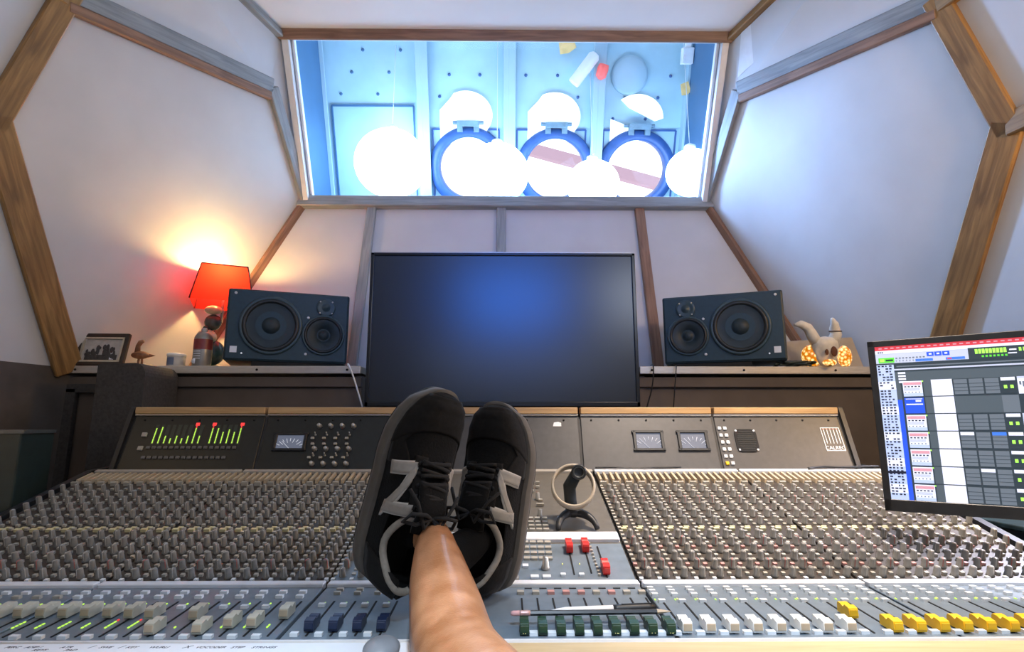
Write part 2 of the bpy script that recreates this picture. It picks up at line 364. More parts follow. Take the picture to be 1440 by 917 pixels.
# reveal sides, head and sill between the glass and the hull
rv = MB()
for s in (-1, 1):
    rv.quad([W(s*.985, 2.64, 1.0), W(s*.985, 2.2, 1.72), W(s*.985, 2.72, 2.15), W(s*.985, 3.25, 1.15)])
struct(rv.build('wall_reveal', M['reveal']))
struct(MB().quad([W(-1.5, 2.2, 1.72), W(1.5, 2.2, 1.72), W(1.5, 2.6, 2.3), W(-1.5, 2.6, 2.3)]).build('ceiling_reveal', M['ceil']))
struct(MB().quad([W(-1.5, 2.66, 1.0), W(1.5, 2.66, 1.0), W(1.5, 3.5, .9), W(-1.5, 3.5, .9)]).build('trim_60', M['reveal']))
plab = ['round porthole with hinged white cover beside the big left glowing globe',
        'round porthole with hinged white cover, middle of the three above the television',
        'round porthole whose white hinged cover is split by a shaded band']
for i, (cx, cv) in enumerate(ports):
    T = HF @ Matrix.Translation((cx, cv, 0))
    t = thing('porthole', plab[i], 'porthole', T @ Vector((0, 0, 0)), 'portholes in the hull wall')
    MB().lathe([(.163, -.03), (.165, .035), (.172, .042), (.215, .036), (.222, .02), (.222, .0), (.178, -.03)], 56, 0, T, True, True).build('rim', M['rim'], t)
    MB().lathe([(.0001, .0), (.166, .0)], 48, 0, T, True, True).build('pane', M['glass'], t)
    h = MB().box((0, .235, .055), (.12, .03, .03), 0, T); h.box((-.045, .215, .045), (.03, .05, .02), 0, T); h.box((.045, .215, .045), (.03, .05, .02), 0, T)
    h.cyl(T @ Vector((-.085, .24, .035)), T @ Vector((.085, .24, .035)), .010); h.build('hinge', M['hinge'], t, .002)
    # cover: glowing plate modelled as a light patch on the hull
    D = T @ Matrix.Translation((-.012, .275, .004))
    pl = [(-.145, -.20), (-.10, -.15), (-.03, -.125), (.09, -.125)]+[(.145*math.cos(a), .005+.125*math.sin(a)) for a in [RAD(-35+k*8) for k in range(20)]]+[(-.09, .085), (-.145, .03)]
    if i < 2: MB().prism(pl, 0, .012, 0, D).build('cover', M['lid'], t, .003)  # plate stands in for a light patch on the hull
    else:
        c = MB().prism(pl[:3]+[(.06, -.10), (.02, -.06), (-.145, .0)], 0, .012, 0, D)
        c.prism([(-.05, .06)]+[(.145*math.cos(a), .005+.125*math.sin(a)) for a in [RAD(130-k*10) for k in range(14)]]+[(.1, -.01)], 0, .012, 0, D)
        c.build('cover', M['lid'], t, .003)  # plate stands in for the split light patch on the hull
# glowing globes hanging between glass and hull
glab = ['largest glowing white globe lamp, farthest from the portholes',
        'glowing globe lamp partly covering the first porthole', 'smaller glowing globe lamp between the second and third porthole',
        'glowing globe lamp against the dark window reveal beyond the last porthole']
for i, (px, py, d, r) in enumerate(((550, 230, 2.92, .185), (699, 244, 2.90, .162), (834, 260, 2.92, .135), (972, 243, 2.86, .125))):
    c = P(px, py, d); t = thing('globe_lamp', glab[i], 'lamp', c, 'globe lamps behind the window')
    MB().sphere(c, r, 16, 0, (1, 1, .93)).build('globe', M['globe'], t)
    MB().lathe([(.03, 0), (.03, .03), (.008, .045)], 14, 0, Matrix.Translation(c+Vector((0, 0, r*.9)))).build('cap', M['whitepl'], t)
    top = c+Vector((0, -.1, 0)); hz = 2.24 + ZC - .55*0
    zc = 1.72+ZC+(c.y-2.2)*(.58/.4)
    MB().cyl(c+Vector((0, 0, r)), Vector((c.x, c.y, min(zc, c.z+.75))), .0015, n=6).build('cord', M['whitepl'], t)
fx, fv = hul(822, 96); T = HF @ Matrix.Translation((fx, fv, .085)) @ Matrix.Rotation(RAD(-38), 4, 'Z')
t = thing('distress_flare', 'white tube with red end strapped aslant on the hull', 'flare', T @ Vector((0, 0, 0)))
MB().lathe([(.03, -.11), (.032, -.1), (.032, .06), (.02, .075)], 16, 0, T @ Matrix.Rotation(math.pi/2, 4, 'X') @ Matrix.Rotation(math.pi, 4, 'X')).build('tube', M['whitepl'], t)
MB().lathe([(.026, 0), (.03, .02), (.028, .06), (.01, .075)], 14, 0, HF @ Matrix.Translation((*hul(846, 94), .085)) @ Matrix.Rotation(RAD(-15), 4, 'Z') @ Matrix.Rotation(math.pi/2, 4, 'X')).build('cap', M['red'], t)
for (px, py, w, h, lb) in ((795, 66, .09, .07, 'amber tag under the top frame of the window'), (958, 126, .05, .06, 'small amber tag beside the dark reveal')):
    x, v = hul(px, py); T = HF @ Matrix.Translation((x, v, .07)) @ Matrix.Rotation(.3, 4, 'Z')
    o = MB().prism([(-w/2, -h/2), (0, -h*.6), (w/2, -h*.4), (w*.45, h/2), (-w*.4, h*.45)], 0, .006, 0, T).build('tag', M['amber'], None, .002); tag(o, lb, 'tag')
x, v = hul(885, 106); T = HF @ Matrix.Translation((x, v, 0))
o = MB().lathe([(.10, 0), (.10, .012), (.085, .02), (.02, .016), (.0001, .016)], 32, 0, T).build('vent_cover', M['hull_rib']); tag(o, 'pale round vent cover riveted above the split porthole cover', 'vent')
x, v = hul(960, 82); T = HF @ Matrix.Translation((x, v, .08))
o = MB().box((0, 0, 0), (.06, .08, .04), 0, T).box((0, .05, 0), (.03, .03, .03), 0, T).build('junction_box', M['whitepl'], None, .004); tag(o, 'small white junction box in the upper corner by the reveal', 'box')
# glowing beam made up for the reddish reflection in the portholes
p, q = P(700, 198, 4.2), P(1010, 282, 4.2)
d = (q-p).normalized(); TRIM[0] += 1
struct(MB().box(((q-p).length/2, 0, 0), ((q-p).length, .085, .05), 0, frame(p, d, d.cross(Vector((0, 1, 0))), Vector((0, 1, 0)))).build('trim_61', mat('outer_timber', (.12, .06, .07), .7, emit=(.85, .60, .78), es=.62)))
# ================================================================== LEDGES, TV, SPEAKERS
LZ = .205
def ledge(side, x0, x1, lab):
    t = thing('wall_ledge', lab, 'ledge', W((x0+x1)/2, 2.1, -ZC))
    yb = 2.33; xo = x0 if side < 0 else x1; xi = x1 if side < 0 else x0
    top = [(x0 if side > 0 else x0, 1.965), (x1, 1.965), (x1 if side < 0 else 1.36, yb), (x0 if side > 0 else -1.36, yb)]
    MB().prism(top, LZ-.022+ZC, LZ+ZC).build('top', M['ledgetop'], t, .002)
    MB().box(((x0+x1)/2, 1.957, LZ-.012+ZC), (x1-x0, .016, .026)).build('edge_strip', M['alu'], t, .002)
    for k in range(4):
        x = x0+(x1-x0)*(.04+.305*k)
        MB().lathe([(.004, 0), (.004, .002), (.001, .003)], 10, 0, frame(W(x, 1.949, LZ-.012), Vector((1, 0, 0)), Vector((0, 0, 1)), Vector((0, -1, 0)))).build('screw', M['gap'], t)
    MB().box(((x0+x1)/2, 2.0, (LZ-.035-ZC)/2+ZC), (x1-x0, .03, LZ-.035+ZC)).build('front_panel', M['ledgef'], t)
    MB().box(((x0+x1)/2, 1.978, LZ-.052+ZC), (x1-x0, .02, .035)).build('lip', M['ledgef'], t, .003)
    MB().box((xi+(.012 if side > 0 else -.012), 2.15, (LZ-.03-ZC)/2+ZC), (.022, .34, LZ-.03+ZC)).build('end_panel', M['ledgef'], t)
    if side < 0:
        fr = MB(); fr.box((-1.30, 1.972, -.45+ZC), (.03, .02, 1.16)); fr.box((-1.44, 1.972, .13+ZC), (.27, .02, .03)); fr.box((-1.49, 1.972, -.45+ZC), (.05, .02, 1.16))
        fr.build('panel_frame', M['felt'], t, .002)
    return t
ledge(-1, -1.505, -.497, 'long wall ledge carrying the red lamp and picture frame')
ledge(1, .462, 1.505, 'long wall ledge carrying the horned skull ornament')
# TV
tv = thing('television', 'large black flat television, switched off, between the two wall ledges', 'television', W(.0, 1.97, -ZC))
a, b_ = at_y(514, 356, 1.955), at_y(891, 572, 1.955); tx0, tx1, tz0, tz1 = at_y(513, 574, 1.955).x, at_y(900, 574, 1.955).x, b_.z, a.z
bz = MB(); w = tx1-tx0; cx = (tx0+tx1)/2; cz = (tz0+tz1)/2
bz.box((cx, 1.975, cz), (w, .04, tz1-tz0)); bz.box((cx, 1.951, tz1-.005), (w, .012, .010)); bz.box((cx, 1.951, tz0+.008), (w, .012, .016))
bz.box((tx0+.006, 1.951, cz), (.012, .012, tz1-tz0)); bz.box((tx1-.006, 1.951, cz), (.012, .012, tz1-tz0))
bz.build('bezel', M['tvbezel'], tv, .002)
m, nt, b = new_mat('tv_screen'); b.inputs['Base Color'].default_value = (.004, .008, .014, 1); b.inputs['Roughness'].default_value = .27
b.inputs['Specular IOR Level'].default_value = .8
MB().box((cx, 1.9535, cz+.003), (w-.022, .004, tz1-tz0-.024)).build('screen', m, tv)
MB().box((cx, 1.9525, tz1+.002), (w*.98, .006, .003)).build('top_edge', M['alu'], tv)
st = MB().box((cx, 2.0, (tz0)/2), (.09, .03, tz0)); st.box((cx, 2.03, .015), (.5, .26, .03)); st.build('stand', M['black'], tv, .004)
# speakers
def speaker(corner_l, corner_r, ztop, zbot, wooferside, lab):
    p, q = Vector((corner_l.x, corner_l.y, zbot)), Vector((corner_r.x, corner_r.y, zbot))
    X = (q-p).normalized(); wid = (q-p).length; h = ztop-zbot; Nn = X.cross(Vector((0, 0, 1)))   # towards viewer
    if Nn.y > 0: Nn = -Nn
    T = frame(p, X, Vector((0, 0, 1)), Nn)
    t = thing('studio_speaker', lab, 'speaker', p+X*wid/2-Nn*.14, 'studio speakers on the ledges')
    MB().box((wid/2, h/2, -.10), (wid, h, .20), 0, T).build('cabinet', M['spk'], t, .006)
    MB().box((wid/2, h/2, .002), (wid-.012, h-.012, .005), 0, T).build('baffle', M['spkface'], t, .002)
    fl = (lambda x: x*wid) if wooferside < 0 else (lambda x: (1-x)*wid)
    def drv(name, x, y, r, prof):
        D = T @ Matrix.Translation((fl(x), y*h, .005)); o = MB()
        o.lathe([(r, 0), (r, .006), (r*.95, .009), (r*.90, .007)], 48, 0, D, True, True)
        o.lathe([(r*.90, .007), (r*.86, .012), (r*.80, .012), (r*.76, .005)], 48, 1, D, True, True)
        o.lathe([(r*.76, .005), (r*.32, -.004 if prof else .002), (r*.30, -.002), (r*.22, .007), (r*.1, .011), (.0001, .012)], 48, 2, D, True, True)
        o.build(name, [M['ring'], M['surround'], M['cone']], t)
    drv('woofer', .355, .50, h*.41, True); drv('midrange', .79, .40, h*.29, False); 
    D = T @ Matrix.Translation((fl(.80), .80*h, .005))
    tw = MB(); tw.lathe([(.034, 0), (.034, .004), (.026, .005), (.018, .001), (.013, .002), (.008, .007), (.0001, .009)], 32, 0, D)
    for a_ in range(4): tw.lathe([(.003, .004), (.003, .006), (.0005, .006)], 8, 1, D @ Matrix.Translation((.03*math.cos(RAD(45+90*a_)), .03*math.sin(RAD(45+90*a_)), 0)))
    tw.build('tweeter', [M['ring'], M['silver']], t)
    MB().box((fl(.075), .15*h, .0055), (.022, .022, .002), 0, T).build('badge', M['strip'], t)
    for (x, y) in ((.06, .93), (.655, .64), (.65, .12)):
        MB().lathe([(.005, .004), (.005, .007), (.002, .006)], 10, 0, T @ Matrix.Translation((fl(x), y*h, 0))).build('screw', M['silver'], t)
    MB().lathe([(.003, .004), (.003, .006), (.0005, .006)], 8, 0, T @ Matrix.Translation((fl(.14), .1*h, 0))).build('power_light', M['vuink'], t)
    return T, wid, Nn, p, X
for (pl, pr, zt, zb, ws, lab, padlab, x0, x1) in (
        ((322, 403, 2.0), (492, 418, 2.135), 0, 0, -1, 'black three-way studio speaker on its side beside the red lamp', 'black foam pad under the speaker beside the red lamp', .22, .98),
        ((931, 419, 2.135), (1100, 407, 2.0), 0, 0, 1, 'black three-way studio speaker on its side next to the horned skull', 'black foam pad under the speaker next to the skull', .06, .72)):
    a, b = P(*pl), P(*pr); zt = (a.z+b.z)/2; zb = LZ+ZC+.022
    T, wid, Nn, p, X = speaker(a, b, zt, zb, ws, lab)
    o = MB().box((wid*(x0+x1)/2, -.011, -.10), (wid*(x1-x0), .022, .19), 0, T).build('foam_pad', M['foam'], None, .002)
    tag(o, padlab, 'foam pad')
# lamp
shade_red = bpy.data.materials.new('red_shade'); shade_red.use_nodes = True; nt = shade_red.node_tree
nt.nodes.remove(nt.nodes['Principled BSDF']); df = nt.nodes.new('ShaderNodeBsdfDiffuse'); tl = nt.nodes.new('ShaderNodeBsdfTranslucent'); mx = nt.nodes.new('ShaderNodeMixShader')
df.inputs[0].default_value = (.5, .03, .03, 1); tl.inputs[0].default_value = (.62, .030, .018, 1); mx.inputs[0].default_value = .55
nt.links.new(df.outputs[0], mx.inputs[1]); nt.links.new(tl.outputs[0], mx.inputs[2]); nt.links.new(mx.outputs[0], nt.nodes['Material Output'].inputs[0])
lc = P(316, 400, 2.28); lampx, lampy = lc.x, lc.y
zb_, zt_ = P(300, 428, 2.24).z, P(320, 375, 2.24).z
lamp = thing('table_lamp', 'table lamp with a red four-sided shade glowing behind the speaker', 'lamp', W(lampx, lampy, LZ))
RZ = Matrix.Translation((lampx, lampy, 0)) @ Matrix.Rotation(RAD(24), 4, 'Z')
sh = MB(); ht, hb_ = .088, .118
for k in range(4):
    c0, c1 = [(math.cos(RAD(45+90*(k+e))), math.sin(RAD(45+90*(k+e)))) for e in (0, 1)]
    n = 6
    sh.quad([(c0[0]*hb_*1.3, c0[1]*hb_*1.3, zb_), (c1[0]*hb_*1.3, c1[1]*hb_*1.3, zb_), (c1[0]*ht*1.3, c1[1]*ht*1.3, zt_), (c0[0]*ht*1.3, c0[1]*ht*1.3, zt_)], 0, RZ)
shade = sh.build('shade', shade_red, lamp)
tr = MB()
for k in range(4):
    c0 = (math.cos(RAD(45+90*k)), math.sin(RAD(45+90*k)))
    c1 = (math.cos(RAD(135+90*k)), math.sin(RAD(135+90*k)))
    tr.tube([RZ @ Vector((c0[0]*hb_*1.302, c0[1]*hb_*1.302, zb_)), RZ @ Vector((c0[0]*ht*1.302, c0[1]*ht*1.302, zt_))], .0025, 6)
    tr.tube([RZ @ Vector((c0[0]*ht*1.3, c0[1]*ht*1.3, zt_)), RZ @ Vector((c1[0]*ht*1.3, c1[1]*ht*1.3, zt_))], .0025, 6)
tr.build('piping', mat('dark_red_piping', (.1, .008, .008), .8), shade)
M['ceram'] = mat('cream_ceramic', (.55, .5, .33), .3, var=.25, scale=30); M['ceramg'] = mat('green_glaze', (.03, .07, .07), .25, var=.4, scale=40)
bx, by = P(305, 470, 2.17).x, P(305, 470, 2.17).y
fb = Matrix.Translation((lampx-.022, lampy-.0, LZ+ZC)); hh = zb_-LZ-ZC
MB().lathe([(.05, 0), (.055, .012), (.04, .022), (.03, .03)], 24, 0, fb).build('base', M['ceramg'], lamp)
fg = MB(); fg.sphere((0, 0, hh*.3), .045, 10, 0, (1, .9, 1.1), fb); fg.sphere((-.02, -.02, hh*.52), .034, 10, 1, (1.1, 1, .9), fb); fg.sphere((-.005, -.01, hh*.74), .032, 10, 0, (1, .9, 1), fb)
fg.sphere((-.040, -.02, hh*.54), .015, 8, 1, (1.3, 1, .8), fb); fg.sphere((-.02, -.025, hh*.64), .014, 8, 0, (1, 1, 1), fb); fg.sphere((-.005, -.015, hh*.92), .026, 8, 1, (1.3, 1, .7), fb)
fg.build('figure', [M['ceramg'], M['ceram']], lamp)
MB().cyl((lampx, lampy, LZ+ZC+hh*.75), (lampx, lampy, zb_+.05), .005).build('stem', M['silver'], lamp)
MB().sphere((lampx, lampy, (zt_+zb_)/2-.01), .022, 10, 0, (1, 1, 1.2)).build('bulb', emis('bulb_glow', (1, .72, .34), 4), lamp)
# spray can
c = P(283, 515, 1.99); c.z = LZ+ZC; hcan = P(283, 460, 1.99).z-c.z; r = .030
can = thing('spray_can', 'grey spray can with a dark red label band beside the lamp', 'spray can', c)
T = Matrix.Translation(c)
MB().lathe([(r*.95, 0), (r, .004), (r, hcan*.74), (r*.9, hcan*.80), (r*.55, hcan*.88), (r*.5, hcan*.89)], 28, 0, T).build('body', mat('can_grey', (.26, .25, .24), .35, metal=.4), can)
MB().lathe([(r*1.01, hcan*.44), (r*1.01, hcan*.70)], 28, 0, T, True, True).build('label_band', mat('can_red', (.22, .03, .03), .4), can)
MB().lathe([(r*.35, hcan*.88), (r*.35, hcan*.95), (r*.25, hcan*1.0)], 16, 0, T).build('nozzle', mat('can_cap', (.35, .34, .32), .4), can)
lb = MB(); 
for k in range(4):
    an = RAD(-100); lb.add([(r*1.012*math.cos(a), r*1.012*math.sin(a), hcan*(.38-.06*k)+dz) for dz in (0, .0025) for a in [RAD(-125+i*10) for i in range(6)]], [(i, i+1, 7+i, 6+i) for i in range(5)], 0, False, T)
lb.lathe([(.006, 0), (.009, 0), (.009, .001)], 14, 0, T @ Matrix.Translation((-.012, -r*.93, hcan*.14)) @ Matrix.Rotation(math.pi/2, 4, 'X'))
lb.build('print', M['strip'], can)
c = P(247, 515, 2.0); c.z = LZ+ZC
MBT = Matrix.Translation(c)
tub = thing('tub', 'small grey lidded tub with a blue label on the ledge', 'tub', c)
MB().lathe([(.027, 0), (.029, .003), (.029, .04)], 24, 0, MBT).build('body', mat('tub_grey', (.42, .43, .44), .4), tub)
MB().lathe([(.030, .038), (.031, .046), (.028, .049), (.012, .052), (.0001, .052)], 24, 0, MBT).build('lid', M['whitepl'], tub)
MB().add([(.0295*math.cos(a), .0295*math.sin(a), z) for z in (.008, .034) for a in [RAD(-135+i*12) for i in range(6)]], [(i, i+1, 7+i, 6+i) for i in range(5)], 0, True, MBT).build('label', mat('tub_blue', (.12, .16, .26), .5), tub)
c = P(228, 512, 2.02); c.z = LZ+ZC
# picture frame
c0, c1, c2 = P(102, 514, 1.945), P(173, 515, 1.955), P(108, 466, 1.99)
c0.z = c1.z = LZ+ZC+.001
X = (c1-c0).normalized(); up = Vector((0, .22, 1)).normalized(); up = (up-X*up.dot(X)).normalized(); Nn = X.cross(up); hh = .118; ww = (c1-c0).length
T = frame(c0, X, up, Nn)
pf = thing('picture_frame', 'black framed photograph leaning back at the far end of the ledge', 'picture frame', c0)
f = MB()
for (x, y, w_, h_) in ((ww/2, .007, ww, .014), (ww/2, hh-.007, ww, .014), (.007, hh/2, .014, hh), (ww-.007, hh/2, .014, hh)): f.box((x, y, 0), (w_, h_, .016), 0, T)
f.build('frame', mat('frame_black', (.03, .02, .015), .35), pf, .003)
f = MB()
for (x, y, w_, h_) in ((ww/2, .017, ww-.028, .006), (ww/2, hh-.017, ww-.028, .006), (.017, hh/2, .006, hh-.028), (ww-.017, hh/2, .006, hh-.028)): f.box((x, y, .001), (w_, h_, .010), 0, T)
f.build('inner_edge', mat('frame_gilt', (.55, .5, .4), .35, metal=.4), pf)
ph = MB().quad([(.018, .018, -.002), (ww-.018, .018, -.002), (ww-.018, hh-.018, -.002), (.018, hh-.018, -.002)], 0, T)
photo = ph.build('photograph', mat('photo_paper', (.45, .42, .40), .4, var=.15, scale=60), pf)
sil = MB()
for k in range(46):
    x = .028+(ww-.056)*random.random(); y = .030+.042*random.random()*(1.1-1.4*abs(x/ww-.5)); sil.sphere((x, y, 0), .003+.0035*random.random(), 6, 0, (1, 1.7, .08), T)
sil.box((ww/2, .030, -.0008), (ww-.06, .022, .001), 0, T)
sil.box((ww*.72, .035, -.0005), (.014, .022, .001), 1, T)
sil.build('printed_figures', [mat('photo_dark', (.05, .045, .045), .6), M['strip']], photo)
MB().box((ww/2, hh*.4, -.03), (.03, hh*.8, .004), 0, T @ Matrix.Rotation(RAD(-14), 4, 'X')).build('strut', M['black'], pf)
# carved wooden ornament behind frame
c = P(196, 513, 2.06); c.z = LZ+ZC
orn = thing('carved_ornament', 'small brown carved bird ornament perched beside the picture frame', 'ornament', c)
T = Matrix.Translation(c); br = mat('carved_brown', (.20, .10, .06), .6, var=.3, scale=60)
o = MB(); o.sphere((0, 0, .052), .022, 10, 0, (1.5, .8, .65), T); o.add([(.02, 0, .06), (.055, 0, .05), (.02, .006, .042), (.02, -.006, .042)], [(0, 1, 2), (0, 3, 1), (1, 3, 2), (0, 2, 3)], 0, False, T); o.build('body', br, orn)
o = MB(); o.tube([(-.012, 0, .06), (-.012, 0, .085), (-.004, 0, .10), (.006, 0, .104)], [.010, .008, .009, .006], 8, 0, False, T); o.build('head', br, orn)
o = MB(); o.cyl(T @ Vector((-.006, 0, 0)), T @ Vector((-.004, 0, .045)), .004); o.cyl(T @ Vector((.01, 0, 0)), T @ Vector((.006, 0, .045)), .004); o.box((0, 0, .003), (.05, .03, .006), 0, T); o.build('foot', br, orn)
# crumpled tissue on ledge
c = P(192, 514, 1.985); c.z = LZ+ZC
o = MB(); n, m_ = 12, 6; vs = []
for j in range(m_):
    for i in range(n): vs.append((-.055+.11*i/(n-1), -.02+.05*j/(m_-1), .002+abs(math.sin(i*1.7+j*2.1))*.010*(1 if 0 < i < n-1 and 0 < j < m_-1 else 0)))
o.add(vs, [(j*n+i, j*n+i+1, (j+1)*n+i+1, (j+1)*n+i) for j in range(m_-1) for i in range(n-1)], 0, True, Matrix.Translation(c))
o = o.build('cloth', mat('cream_cloth', (.5, .44, .36), .9)); tag(o, 'crumpled cream cloth lying between picture frame and tub', 'cloth')
# felt column in front of the left ledge
c0, c1 = P(150, 520, 1.80), P(207, 520, 1.80)
t = thing('bass_trap', 'tall grey felt covered block in front of the picture frame ledge', 'acoustic block', W((c0.x+c1.x)/2, 1.86, -ZC))
zt = P(170, 512, 1.8).z; cxm = (c0.x+c1.x)/2; w_ = c1.x-c0.x
pr = [(-w_/2, 0), (w_/2+.02, 0)]+[(w_/2+.02-.035*(1-math.cos(RAD(k*15))), zt-.04+.04*math.sin(RAD(k*15))) for k in range(7)]+[(-w_/2, zt-.004)]
MB().prism(pr, -.09, .09, 0, frame(Vector((cxm, 1.86, 0)), Vector((1, 0, 0)), Vector((0, 0, 1)), Vector((0, -1, 0)))).build('cover', M['felt'], t, .008)
MB().box((cxm, 1.86, .01), (w_+.06, .2, .02)).build('foot', M['black'], t)
# cables on ledges
def cable(pts, r, m, lab):
    pts = [Vector(p) for p in pts]; out = []
    for i in range(len(pts)-1):
        a, b, c_, d_ = pts[max(i-1, 0)], pts[i], pts[i+1], pts[min(i+2, len(pts)-1)]
        for k in range(6):
            s = k/6; out.append(.5*((2*b)+(c_-a)*s+(2*a-5*b+4*c_-d_)*s*s+(3*b-a-3*c_+d_)*s**3))
    out.append(pts[-1]); o = MB().tube(out, r, 6).build('cable', m); tag(o, lab, 'cable'); return o
cable([P(489, 514, 2.0), P(490, 513, 1.942), P(497, 530, 1.935), P(506, 560, 1.93), P(510, 575, 1.94)], .003, M['strip'], 'pale cable hanging over the ledge end beside the television')
cable([P(915, 514, 2.05), P(919, 516, 1.942), P(917, 545, 1.935), P(909, 575, 1.94), P(906, 590, 1.95)], .0025, M['black'], 'black cable hanging over the ledge nearest the television')
cable([P(950, 516, 2.0), P(951, 517, 1.942), P(949, 545, 1.935), P(947, 575, 1.94), P(946, 590, 1.95)], .002, M['black'], 'thin black cable hanging below the foam pad of a speaker')
pts = []
for k in range(26):
    pts.append(P(1088+62*((k*0.37) % 1), 516-8*abs(math.sin(k*1.3)), 2.02+.05*math.sin(k*2.2)))
for p in pts: p.z = max(p.z, LZ+ZC+.005)
cable(pts, .0035, mat('cable_green', (.02, .035, .03), .5), 'tangled dark cable heap between the speaker and the skull')
# board behind the skull
M['board'] = mat('beige_board', (.40, .33, .25), .6, var=.1, scale=20)
bp = [on(1104, 519, W(0, 2.12, 0), Vector((0, 1, 0))), on(1217, 519, W(0, 2.12, 0), Vector((0, 1, 0))), on(1198, 474, W(0, 2.16, 0), Vector((0, 1, 0))), on(1106, 480, W(0, 2.16, 0), Vector((0, 1, 0)))]
bp[0].z = bp[1].z = LZ+ZC+.001
o = MB().hexa([p+Vector((0, .012, 0)) for p in bp]+bp).build('board', M['board'], None, .003); tag(o, 'beige board propped up behind the horned skull', 'board')
# skull with horns
c = P(1163, 517, 1.985); c.z = LZ+ZC
sk = thing('skull_ornament', 'white horned animal skull ornament standing on the ledge', 'skull', c)
M['bone'] = mat('bone_white', (.72, .66, .56), .55, var=.12, scale=50, bump=.2)
T = Matrix.Translation(c)
o = MB()
prof = [(.012, .002, .004), (.024, .010, .010), (.036, .030, .020), (.043, .055, .030), (.046, .075, .034), (.044, .090, .032), (.03, .103, .022), (.008, .108, .006)]
n = 20; vs = []
for (rx, z, ry) in prof:
    for i in range(n):
        a = 2*math.pi*i/n; sx = math.cos(a); sy = math.sin(a)
        dx = 0
        if sy < 0 and .02 < z < .07: # eye and nose hollows
            if abs(abs(sx)-.62) < .2 and z > .045: dx = .012
            if abs(sx) < .3 and z < .05: dx = .01
        vs.append((rx*sx, ry*sy+dx, z))
o.add(vs, [(j*n+i, j*n+(i+1) % n, (j+1)*n+(i+1) % n, (j+1)*n+i) for j in range(len(prof)-1) for i in range(n)]+[tuple(reversed(range(n))), tuple(range(7*n, 8*n))], 0, True, T)
o.build('head', M['bone'], sk)
o = MB(); o.sphere((.012, -.032, .052), .014, 8, 0, (.8, .3, 1.3), T); o.sphere((-.012, -.03, .05), .008, 8, 0, (.8, .3, 1.3), T)
o.build('eye_hollow', mat('hollow_brown', (.12, .045, .02), .8), sk)
for s, name in ((-1, 'horn'), (1, 'horn')):
    pts = [(s*.030, 0, .088), (s*.044, .0, .118), (s*(.055 if s < 0 else .040), 0, .14), (s*(.085 if s < 0 else .036), -.01, .152), (s*(.108 if s < 0 else .026), -.015, .148 if s < 0 else .172)]
    MB().tube(pts, [.020, .019, .017, .013, .005], 12, 0, False, T).build(name, M['bone'], sk)
MB().tube([T @ Vector((.042+.019*math.cos(a), .019*math.sin(a), .128+.003*math.sin(a))) for a in [2*math.pi*k/14 for k in range(14)]], .0022, 6, 0, True).build('string', mat('dark_twine', (.1, .06, .04), .9), sk)
# amber glass lights
def amber_glass():
    m, nt, b = new_mat('amber_glow'); N, L = nt.nodes, nt.links
    tc = N.new('ShaderNodeTexCoord'); vo = N.new('ShaderNodeTexVoronoi'); vo.inputs['Scale'].default_value = 90
    cr = N.new('ShaderNodeValToRGB'); e = cr.color_ramp.elements; e[0].color = (1, .75, .3, 1); e[1].color = (.35, .10, .0, 1); e[0].position = .1; e[1].position = .6
    L.new(tc.outputs['Object'], vo.inputs['Vector']); L.new(vo.outputs['Distance'], cr.inputs[0]); L.new(cr.outputs[0], b.inputs['Emission Color']); L.new(cr.outputs[0], b.inputs['Base Color'])
    b.inputs['Emission Strength'].default_value = 1.7; b.inputs['Roughness'].default_value = .15; return m
M['amberglow'] = amber_glass()
for (px, py, d, r, sc, lab) in ((1141, 497, 2.02, .034, (1, .9, 1.2), 'glowing amber glass ball between the tangled cable and the skull'), (1187, 496, 2.02, .026, (.9, .9, 1.5), 'glowing amber glass ball against the propped beige board'), (1167, 514, 1.985-.035, .016, (1.5, .8, .7), 'tiny amber light glowing at the foot of the skull')):
    c = P(px, py, d); c.z = max(LZ+ZC+r*sc[2]*.98, c.z if r < .02 else 0); c.z = LZ+ZC+r*sc[2]+.002
    t = thing('fairy_light', lab, 'light', Vector((c.x, c.y, LZ+ZC)))
    MB().sphere(c, r, 12, 0, sc).build('glass_ball', M['amberglow'], t)
    MB().lathe([(r*.45, 0), (r*.45, .006), (r*.3, .01)], 12, 0, Matrix.Translation((c.x, c.y, LZ+ZC))).build('cap', mat('brass', (.5, .33, .1), .3, metal=.8), t)
# ================================================================== MIXING CONSOLE
con = thing('mixing_console', 'wide grey mixing console covered in knobs and faders', 'mixing console', W(-.035, 1.15, -ZC))
def cframe(y, z, deg):
    a = RAD(deg); return frame(W(0, y, z), Vector((1, 0, 0)), Vector((0, math.cos(a), math.sin(a))), Vector((0, -math.sin(a), math.cos(a))))
FF, KF_, BF = cframe(.80, -.2754, 3.3), cframe(1.029, -.2622, 16.3), cframe(1.532, -.1152, 67.6)
FL, KL, BL = .2294, .524, .156
SEC = [-1.06, -.68, -.30, .229, .609, .989]; PIT = .38/12
